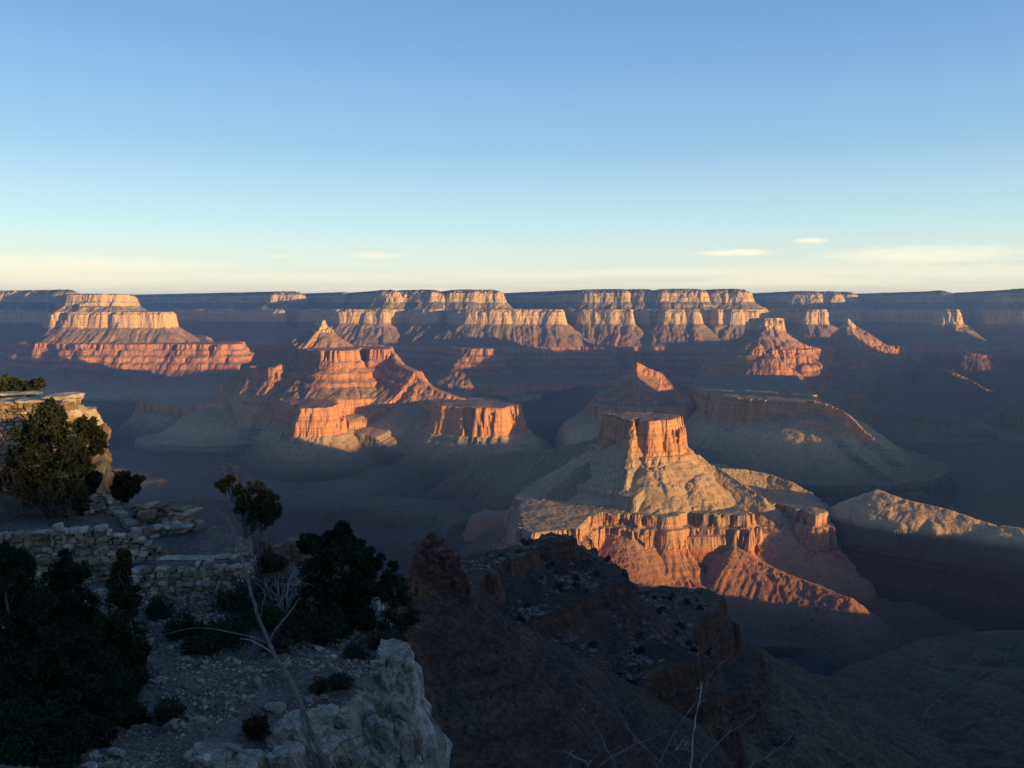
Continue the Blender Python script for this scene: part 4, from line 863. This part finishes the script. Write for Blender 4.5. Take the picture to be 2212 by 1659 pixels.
# dead sapling leaning across the slope
def polyt(A, pts, Y0, Y1, r0, r1, sides=6):
    n = len(pts); P = [np.array(at(u, v, Y0 + (Y1 - Y0) * i / (n - 1))) for i, (u, v) in enumerate(pts)]
    Q = []
    for i in range(n - 1):
        for k in range(3): Q.append(P[i] + (P[i + 1] - P[i]) * k / 3)
    Q.append(P[-1]); Q = np.array(Q); rs = np.random.RandomState(len(pts) * 7 + int(pts[0][0])); Q[1:-1] += rs.normal(0, 0.0035, Q[1:-1].shape)
    tube(A, Q, np.linspace(r0, r1, len(Q)), sides); return P
def dead_tree():
    b = at(760, 1800, 6.6); e = empty('dead_sapling', tuple(b), 'thin leafless dead trunk leaning left across the stony slope', 'dead tree')
    T = Acc(); polyt(T, [(760, 1800), (715, 1680), (668, 1575), (648, 1515), (622, 1460), (598, 1425), (578, 1385), (556, 1325), (537, 1265), (522, 1200), (512, 1160), (492, 1120), (467, 1100)], 6.6, 7.4, 0.024, 0.006)
    polyt(T, [(735, 1790), (690, 1670), (662, 1590), (648, 1540)], 6.55, 6.9, 0.015, 0.011)
    B = [([(580, 1388), (603, 1350), (628, 1318), (650, 1290)], 0.010, 0.004, M_DEAD), ([(577, 1388), (540, 1375), (470, 1360), (420, 1356), (355, 1370)], 0.007, 0.002, M_DEAD), ([(590, 1412), (560, 1392), (540, 1382), (518, 1380)], 0.007, 0.003, M_PALETWIG),
         ([(650, 1530), (680, 1512), (705, 1503), (742, 1490)], 0.007, 0.003, M_DEAD), ([(640, 1505), (590, 1515), (540, 1528), (440, 1560)], 0.006, 0.002, M_DEAD), ([(606, 1440), (575, 1452), (545, 1468)], 0.005, 0.002, M_DEAD), ([(560, 1340), (572, 1290), (590, 1262)], 0.005, 0.002, M_DEAD),
         ([(520, 1190), (500, 1200), (486, 1225)], 0.004, 0.002, M_DEAD), ([(512, 1165), (535, 1140), (545, 1128)], 0.004, 0.002, M_DEAD), ([(636, 1490), (618, 1482), (610, 1470)], 0.006, 0.003, M_DEAD), ([(700, 1640), (745, 1600), (790, 1585), (850, 1578)], 0.006, 0.002, M_DEAD)]
    for ac, nm, m in [(T, 'trunk', M_DEAD)]:
        ac.v = [q - np.array(b) for q in ac.v]; ac.build(nm, m, e)
    for pts, r0, r1, m in B:
        A = Acc(); polyt(A, pts, 7.0, 7.0, r0, r1, 5); A.v = [q - np.array(b) for q in A.v]; A.build('branch', m, e)
dead_tree()
def twigs():
    b = at(1480, 1900, 5.6); e = empty('bare_bush', tuple(b), 'nearest leafless bush poking up thin twigs along the bottom edge', 'bare bush')
    S = [([(1480, 1860), (1488, 1720), (1493, 1659), (1499, 1581), (1505, 1547), (1515, 1491), (1515, 1478)], .0085, .003, M_PALETWIG), ([(1390, 1760), (1418, 1659), (1440, 1617), (1463, 1572), (1502, 1519), (1533, 1460), (1586, 1408)], .006, .002, M_DEAD),
         ([(1490, 1760), (1479, 1653), (1463, 1567), (1454, 1469), (1458, 1413), (1451, 1329), (1454, 1281), (1463, 1253)], .004, .0022, M_TWIG), ([(1200, 1720), (1314, 1639), (1373, 1609), (1435, 1583), (1491, 1576)], .006, .0022, M_DEAD), ([(1330, 1650), (1314, 1623), (1298, 1589), (1264, 1541), (1255, 1520)], .004, .0018, M_DEAD),
         ([(1420, 1640), (1362, 1583), (1342, 1547), (1323, 1513), (1300, 1497), (1289, 1474)], .004, .0016, M_DEAD), ([(1480, 1740), (1519, 1642), (1538, 1617), (1572, 1586), (1578, 1568)], .006, .0025, M_DEAD), ([(1572, 1586), (1603, 1564), (1631, 1539), (1676, 1508)], .003, .0015, M_DEAD),
         ([(1580, 1720), (1620, 1656), (1653, 1637), (1692, 1609), (1715, 1581), (1748, 1555)], .006, .002, M_DEAD), ([(1220, 1620), (1239, 1634), (1267, 1645), (1290, 1700)], .003, .004, M_PALETWIG), ([(1525, 1500), (1534, 1440), (1530, 1420)], .002, .001, M_TWIG), ([(1463, 1572), (1430, 1590), (1410, 1580)], .003, .001, M_TWIG),
         ([(1345, 1555), (1350, 1530), (1370, 1520)], .002, .001, M_DEAD), ([(1500, 1600), (1525, 1560), (1520, 1530), (1540, 1500)], .003, .001, M_TWIG), ([(1550, 1659), (1560, 1620), (1540, 1590)], .003, .001, M_TWIG), ([(1460, 1620), (1475, 1600), (1490, 1610)], .003, .001, M_PALETWIG), ([(1360, 1615), (1380, 1650), (1400, 1700)], .003, .003, M_DEAD), ([(1300, 1500), (1306, 1540), (1300, 1570)], .002, .001, M_TWIG)]
    for i, (pts, r0, r1, m) in enumerate(S):
        A = Acc(); dy = (i % 5) * 0.12; polyt(A, pts, 5.6 + dy, 5.9 + dy, r0, r1, 5)
        rs = np.random.RandomState(500 + i)
        for k in range(len(pts) * 2):
            j = rs.randint(0, len(pts) - 1); t = rs.rand(); p = np.array(at(pts[j][0] + (pts[j + 1][0] - pts[j][0]) * t, pts[j][1] + (pts[j + 1][1] - pts[j][1]) * t, 5.75 + dy))
            d = rs.normal(0, 1, 3) + [0, 0, .5]; d /= np.linalg.norm(d); tube(A, wiggle(p, p + d * rs.uniform(.02, .09), 3, .15, rs), [.0018, .0014, .0008], 4)
        A.v = [q - np.array(b) for q in A.v]; A.build('stem', m, e)
twigs()

# ---- red rock spire on the near ridge ----
def spire():
    rs = np.random.RandomState(77); A = Acc(); o0 = at(940, 1200, 640)
    B = [(932, 1162, 3.2, 3.4), (925, 1172, 3.6, 3.2), (944, 1172, 4.6, 3.6), (918, 1190, 5.6, 4.6), (940, 1192, 6.4, 5.2), (962, 1190, 5.2, 4.6), (905, 1213, 5.4, 5.2), (930, 1218, 7.5, 6.0), (958, 1216, 7, 6), (978, 1215, 5, 6.2), (900, 1240, 7, 6), (925, 1248, 8, 7), (955, 1248, 8.5, 7), (985, 1243, 6.5, 7), (893, 1268, 7, 7), (920, 1280, 8, 8), (950, 1282, 9, 8), (985, 1275, 7.5, 8), (1003, 1262, 4.6, 7), (938, 1305, 9, 7), (970, 1302, 8, 7), (905, 1300, 7, 7), (997, 1290, 6, 6)]
    for (u, v, sx, sz) in B:
        p = at(u, v, 640 + rs.normal(0, 3)); q, f = stone(rs, (sx, sx * 0.9, sz), rs.normal(0, 0.5), 3, True, rs.normal(0, 0.12))
        w = q + np.array(p); r = q / (np.linalg.norm(q, axis=1)[:, None] + 1e-6)
        q = q + r * (1.8 * (billow(w[:, 0] + w[:, 2], w[:, 1] + w[:, 2] * 1.6, 6, 3, 7) - 0.4) + 0.8 * fbm(w[:, 0] * 1.1, w[:, 2] * 2.4, 3, 3, 8))[:, None]
        A.add(q, f, tuple(p))
    for i in range(60):
        u, v = rs.uniform(885, 1010), rs.uniform(1170, 1330); p = at(u, v, 628 + rs.rand() * 4)
        s = rs.uniform(0.8, 2.6); q, f = stone(rs, (s * 1.2, s, s * 0.8), rs.rand() * 6, 2, False); A.add(q, f, tuple(p))
    k = M_SPIRE; tag(A.build('rock_spire', k, origin=tuple(o0)), 'dark red rock spire of piled blocks at the left end of the near ridge', 'rock spire')
M_SPIRE = limestone('spire_rock', (0.13, 0.055, 0.04), (0.06, 0.03, 0.025), (0.22, 0.12, 0.10), 0.06, 0.9, False, 0.16)
spire()

# ---- scrub and boulders on the near ridge ----
def ridge_z(x, y):
    return np.maximum(near_ridge(x, y), H_ridge(x, y, [(1000, 1208, 880), (1060, 1200, 900), (1120, 1182, 930), (1180, 1168, 950), (1228, 1163, 960)], [('s', 8), ('t', 40)], 4, 3, 3, 283, 2, 60, 20, True))
def ridge_cover():
    rs = np.random.RandomState(9); n = 22000
    y = 470 + rs.rand(n) * 680; u = 860 + rs.rand(n) * 720; x = (u - UC) / F * y * 1.03
    z = ridge_z(x, y); z1 = ridge_z(x + 3, y); z2 = ridge_z(x, y - 3)
    sl = np.hypot(z1 - z, z2 - z) / 3
    ok = (z > -520) & (sl < 1.1) & (fbm(x, y, 45, 3, 51) > -0.02)
    x, y, z = x[ok], y[ok], z[ok]
    src = []
    for k in range(4):
        A = Acc(); r2 = np.random.RandomState(900 + k); nn = 9
        d = r2.normal(0, 1, (nn, 3)); d[:, 2] = np.abs(d[:, 2]) * 0.8; d /= np.linalg.norm(d, axis=1)[:, None]
        leaves(A, d * 0.75 * (0.4 + 0.6 * r2.rand(nn)[:, None]) + [0, 0, .5], np.full(nn, 0.5), 26, 0.42, r2)
        me = A.build('distant_juniper', M_FARLEAF).data
        src.append(me)
    for o in [o for o in list(col.objects) if o.name.startswith('distant_juniper')]: bpy.data.objects.remove(o)
    m = min(260, len(x))
    for i in range(m):
        o = bpy.data.objects.new('distant_juniper', src[i % 4]); col.objects.link(o); s = 1.5 + 3.2 * rs.rand() ** 1.6
        o.location = (x[i], y[i], z[i] - 0.3); o.scale = (s, s, s * rs.uniform(.8, 1.2)); o.rotation_euler = (0, 0, rs.rand() * 6.28)
        tag(o, 'small dark juniper dotted over the dark near ridge', 'bush', 'small junipers on the near ridge')
    A = Acc()
    for i in range(m, min(len(x), m + 6500)):
        s = 0.8 + 2.6 * rs.rand() ** 3; q, f = stone(rs, (s * 1.2, s, s * .7), rs.rand() * 6, 1, False, rs.normal(0, .3)); A.add(q, f, (x[i], y[i], z[i] + s * .1))
    tag(A.build('boulders', M_TALUSROCK), 'loose reddish blocks strewn down the near ridge', None, None, 'stuff')
M_FARLEAF = plain('distant_leaf', (0.028, 0.034, 0.020), 0.4, 0.3)
M_TALUSROCK = limestone('ridge_block', (0.17, 0.11, 0.09), (0.06, 0.035, 0.03), (0.42, 0.34, 0.30), 0.12, 0.1)
ridge_cover()

# ---- trail over the dark terrace ----
def trail():
    uv = [(2182, 1385), (2178, 1396), (2170, 1432), (2158, 1447), (2136, 1454), (2100, 1466), (2052, 1488), (2030, 1500), (2004, 1530), (1996, 1552), (1976, 1575), (1957, 1583), (1943, 1600)]
    P = []
    for u, v in uv:
        k = -852 / zat(v, 1.0); P.append(np.array([xat(u, k, -852), k]))
    Q = []
    for i in range(len(P) - 1):
        for k in range(8): Q.append(P[i] + (P[i + 1] - P[i]) * k / 8)
    Q = np.array(Q + [P[-1]]); rs = np.random.RandomState(3); Q += rs.normal(0, 0.7, Q.shape)
    t = np.gradient(Q, axis=0); t /= np.linalg.norm(t, axis=1)[:, None]; nr = np.stack([-t[:, 1], t[:, 0]], 1)
    W = 1.3 + 0.8 * rs.rand(len(Q)); rows = np.stack([Q - nr * W[:, None], Q, Q + nr * W[:, None]], 1)
    X, Y = rows[..., 0], rows[..., 1]; Z = tonto(X, Y) + 1.6
    tag(grid_object('path', X, Y, Z, Z * 0, plain('trail_dust', (0.105, 0.092, 0.078), 0.2, 0.05)), 'faint pale foot trail winding over the dark terrace', None, None, 'structure')
trail()
# ---------- sky, sun, camera ----------
def build_world():
    w = bpy.data.worlds.new('World'); scene.world = w; w.use_nodes = True
    t = w.node_tree; t.nodes.clear()
    out = t.nodes.new('ShaderNodeOutputWorld'); bg = t.nodes.new('ShaderNodeBackground')
    sky = t.nodes.new('ShaderNodeTexSky'); sky.sky_type = 'NISHITA'; sky.sun_disc = False
    sky.sun_elevation = R(SUN_EL); sky.sun_rotation = math.atan2(SUN_L[0], SUN_L[1])
    sky.altitude = 2100; sky.air_density = 1.0; sky.dust_density = 0.6; sky.ozone_density = 1.5
    def N(typ, **kw):
        nd = t.nodes.new('ShaderNode' + typ)
        for k, v in kw.items(): setattr(nd, k, v)
        return nd
    L = t.links.new
    tc = N('TexCoord'); sep = N('SeparateXYZ'); L(tc.outputs['Generated'], sep.inputs[0])
    # air gradient by height above the horizon
    rp = N('ValToRGB'); cr = rp.color_ramp
    stops = [(0.0, (0.66, 0.58, 0.43)), (0.020, (0.64, 0.60, 0.47)), (0.055, (0.53, 0.59, 0.52)), (0.09, (0.38, 0.53, 0.56)), (0.17, (0.20, 0.36, 0.52)), (0.28, (0.115, 0.245, 0.46)), (0.42, (0.070, 0.165, 0.38)), (1.0, (0.035, 0.10, 0.27))]
    while len(cr.elements) < len(stops): cr.elements.new(0.5)
    for e, (p, c) in zip(cr.elements, stops): e.position = p; e.color = tuple(q * 0.50 for q in c) + (1,)
    L(sep.outputs[2], rp.inputs[0])
    # thin cloud veils low over the far rim
    az = N('Math', operation='ARCTAN2'); L(sep.outputs[0], az.inputs[0]); L(sep.outputs[1], az.inputs[1])
    cmb = N('CombineXYZ'); L(az.outputs[0], cmb.inputs[0]); L(sep.outputs[2], cmb.inputs[1])
    def veil(sx, sy, lo, hi, off):
        mp = N('Mapping'); mp.inputs['Scale'].default_value = (sx, sy, 1); mp.inputs['Location'].default_value = off; L(cmb.outputs[0], mp.inputs[0])
        nz = N('TexNoise'); nz.inputs['Scale'].default_value = 1.0; nz.inputs['Detail'].default_value = 4; nz.inputs['Roughness'].default_value = 0.5; L(mp.outputs[0], nz.inputs[0])
        mr = N('MapRange'); mr.interpolation_type = 'SMOOTHSTEP'; L(nz.outputs[0], mr.inputs[0]); mr.inputs[1].default_value = lo; mr.inputs[2].default_value = hi
        return mr.outputs[0]
    def band(a, b, c, d):
        r = N('ValToRGB'); e = r.color_ramp.elements
        r.color_ramp.elements.new(0.5); r.color_ramp.elements.new(0.6)
        for el, (p, v) in zip(r.color_ramp.elements, ((a, 0.0), (b, 1.0), (c, 1.0), (d, 0.0))): el.position = p; el.color = (v, v, v, 1)
        L(sep.outputs[2], r.inputs[0]); return r.outputs[0]
    def mul(a, b):
        m = N('Math', operation='MULTIPLY')
        for k, q in enumerate((a, b)):
            if isinstance(q, float): m.inputs[k].default_value = q
            else: L(q, m.inputs[k])
        return m.outputs[0]
    def blob(u, v, ru, rv):
        # one small cloud: soft ellipse around a direction, ragged by noise
        a0 = math.atan((u - UC) / F / CP); b = (VC - v) / F
        z0 = (-SP + b * CP) / math.sqrt(1 + b * b + ((u - UC) / F) ** 2)
        s1 = N('Math', operation='SUBTRACT'); L(az.outputs[0], s1.inputs[0]); s1.inputs[1].default_value = a0
        s2 = N('Math', operation='SUBTRACT'); L(sep.outputs[2], s2.inputs[0]); s2.inputs[1].default_value = z0
        d1 = N('Math', operation='DIVIDE'); L(s1.outputs[0], d1.inputs[0]); d1.inputs[1].default_value = ru / F
        d2 = N('Math', operation='DIVIDE'); L(s2.outputs[0], d2.inputs[0]); d2.inputs[1].default_value = rv / F
        q1 = mul(d1.outputs[0], d1.outputs[0]); q2 = mul(d2.outputs[0], d2.outputs[0])
        ad = N('Math', operation='ADD'); L(q1, ad.inputs[0]); L(q2, ad.inputs[1])
        mp = N('Mapping'); mp.inputs['Scale'].default_value = (40, 220, 1); L(cmb.outputs[0], mp.inputs[0])
        nz = N('TexNoise'); nz.inputs['Scale'].default_value = 1.0; nz.inputs['Detail'].default_value = 4; L(mp.outputs[0], nz.inputs[0])
        a2 = N('Math', operation='MULTIPLY_ADD'); L(nz.outputs[0], a2.inputs[0]); a2.inputs[1].default_value = 1.1; L(ad.outputs[0], a2.inputs[2])
        mr = N('MapRange'); mr.interpolation_type = 'SMOOTHSTEP'; L(a2.outputs[0], mr.inputs[0]); mr.inputs[1].default_value = 1.6; mr.inputs[2].default_value = 0.25
        return mr.outputs[0]
    cloud = mul(mul(veil(3.2, 60.0, 0.42, 0.62, (0.3, 0.7, 0)), band(0.0, 0.012, 0.03, 0.052)), 0.8)
    for arg, k in (((1580, 546, 95, 8), 1.0), ((1745, 520, 40, 7), 0.8), ((1980, 552, 230, 24), 0.7), ((815, 552, 70, 9), 0.6), ((2080, 590, 330, 22), 0.6), ((150, 575, 420, 26), 0.75), ((1500, 588, 420, 14), 0.6), ((600, 600, 500, 16), 0.6), ((610, 553, 30, 4), 0.4)):
        b_ = mul(blob(*arg), k); mx = N('Math', operation='MAXIMUM'); L(cloud, mx.inputs[0]); L(b_, mx.inputs[1]); cloud = mx.outputs[0]
    scl = N('VectorMath', operation='SCALE'); L(sky.outputs[0], scl.inputs[0]); scl.inputs['Scale'].default_value = SKY_STRENGTH
    m1 = N('Mix', data_type='RGBA'); m1.inputs[0].default_value = 0.80; L(scl.outputs[0], m1.inputs[6]); L(rp.outputs[0], m1.inputs[7])
    m2 = N('Mix', data_type='RGBA'); L(mul(cloud, 1.0), m2.inputs[0]); L(m1.outputs[2], m2.inputs[6]); m2.inputs[7].default_value = (0.41, 0.37, 0.26, 1)
    # nothing bright below the horizon: the earth is there
    dn = N('MapRange'); L(sep.outputs[2], dn.inputs[0]); dn.inputs[1].default_value = -0.03; dn.inputs[2].default_value = -0.01
    m3 = N('Mix', data_type='RGBA'); L(dn.outputs[0], m3.inputs[0]); m3.inputs[6].default_value = (0.02, 0.025, 0.035, 1); L(m2.outputs[2], m3.inputs[7])
    bg.inputs[1].default_value = 1.0
    L(m3.outputs[2], bg.inputs[0]); L(bg.outputs[0], out.inputs[0])
    return t, sky, bg
SKY_STRENGTH = 0.12
world_nodes = build_world()
def build_haze():
    m = bpy.data.materials.new('haze'); m.use_nodes = True; t = m.node_tree; t.nodes.clear()
    out = t.nodes.new('ShaderNodeOutputMaterial'); v = t.nodes.new('ShaderNodeVolumePrincipled')
    v.inputs['Color'].default_value = HAZE_COL + (1,); v.inputs['Density'].default_value = HAZE_DENS; v.inputs['Anisotropy'].default_value = 0.65
    t.links.new(v.outputs[0], out.inputs['Volume'])
    lo, hi = (-17500, -3800, -2100), (17500, 28000, 300)
    vs = [(x, y, z) for x in (lo[0], hi[0]) for y in (lo[1], hi[1]) for z in (lo[2], hi[2])]
    fs = [(0, 1, 3, 2), (4, 6, 7, 5), (0, 4, 5, 1), (2, 3, 7, 6), (0, 2, 6, 4), (1, 5, 7, 3)]
    me = bpy.data.meshes.new('haze'); me.from_pydata(vs, [], fs); me.materials.append(m)
    o = bpy.data.objects.new('haze', me); col.objects.link(o); tag(o, 'thin blue evening haze filling the canyon', None, None, 'stuff')
HAZE_COL, HAZE_DENS = (0.36, 0.58, 1.0), 3.4e-5
build_haze()
def build_sun():
    d = bpy.data.lights.new('sun', 'SUN'); d.energy = 5.0; d.angle = R(0.5); d.color = (1.0, 0.61, 0.20)
    o = bpy.data.objects.new('sun', d); col.objects.link(o)
    e = R(SUN_EL); v = Vector((L2[0] * math.cos(e), L2[1] * math.cos(e), math.sin(e)))
    o.rotation_euler = v.to_track_quat('Z', 'Y').to_euler()
build_sun()
def build_camera():
    c = bpy.data.cameras.new('camera'); o = bpy.data.objects.new('camera', c); col.objects.link(o)
    c.sensor_width = 36.0; c.lens = 36.0 * F / 2212.0
    c.clip_start = 0.1; c.clip_end = 80000
    o.rotation_euler = (R(90) - PITCH, 0, 0)
    scene.camera = o
build_camera()
scene.view_settings.view_transform = 'Standard'; scene.view_settings.look = 'None'
scene.view_settings.exposure = 1.66; scene.view_settings.gamma = 1.0
scene.render.engine = 'CYCLES'
scene.cycles.use_denoising = True
scene.cycles.max_bounces = 4; scene.cycles.diffuse_bounces = 2; scene.cycles.volume_bounces = 0
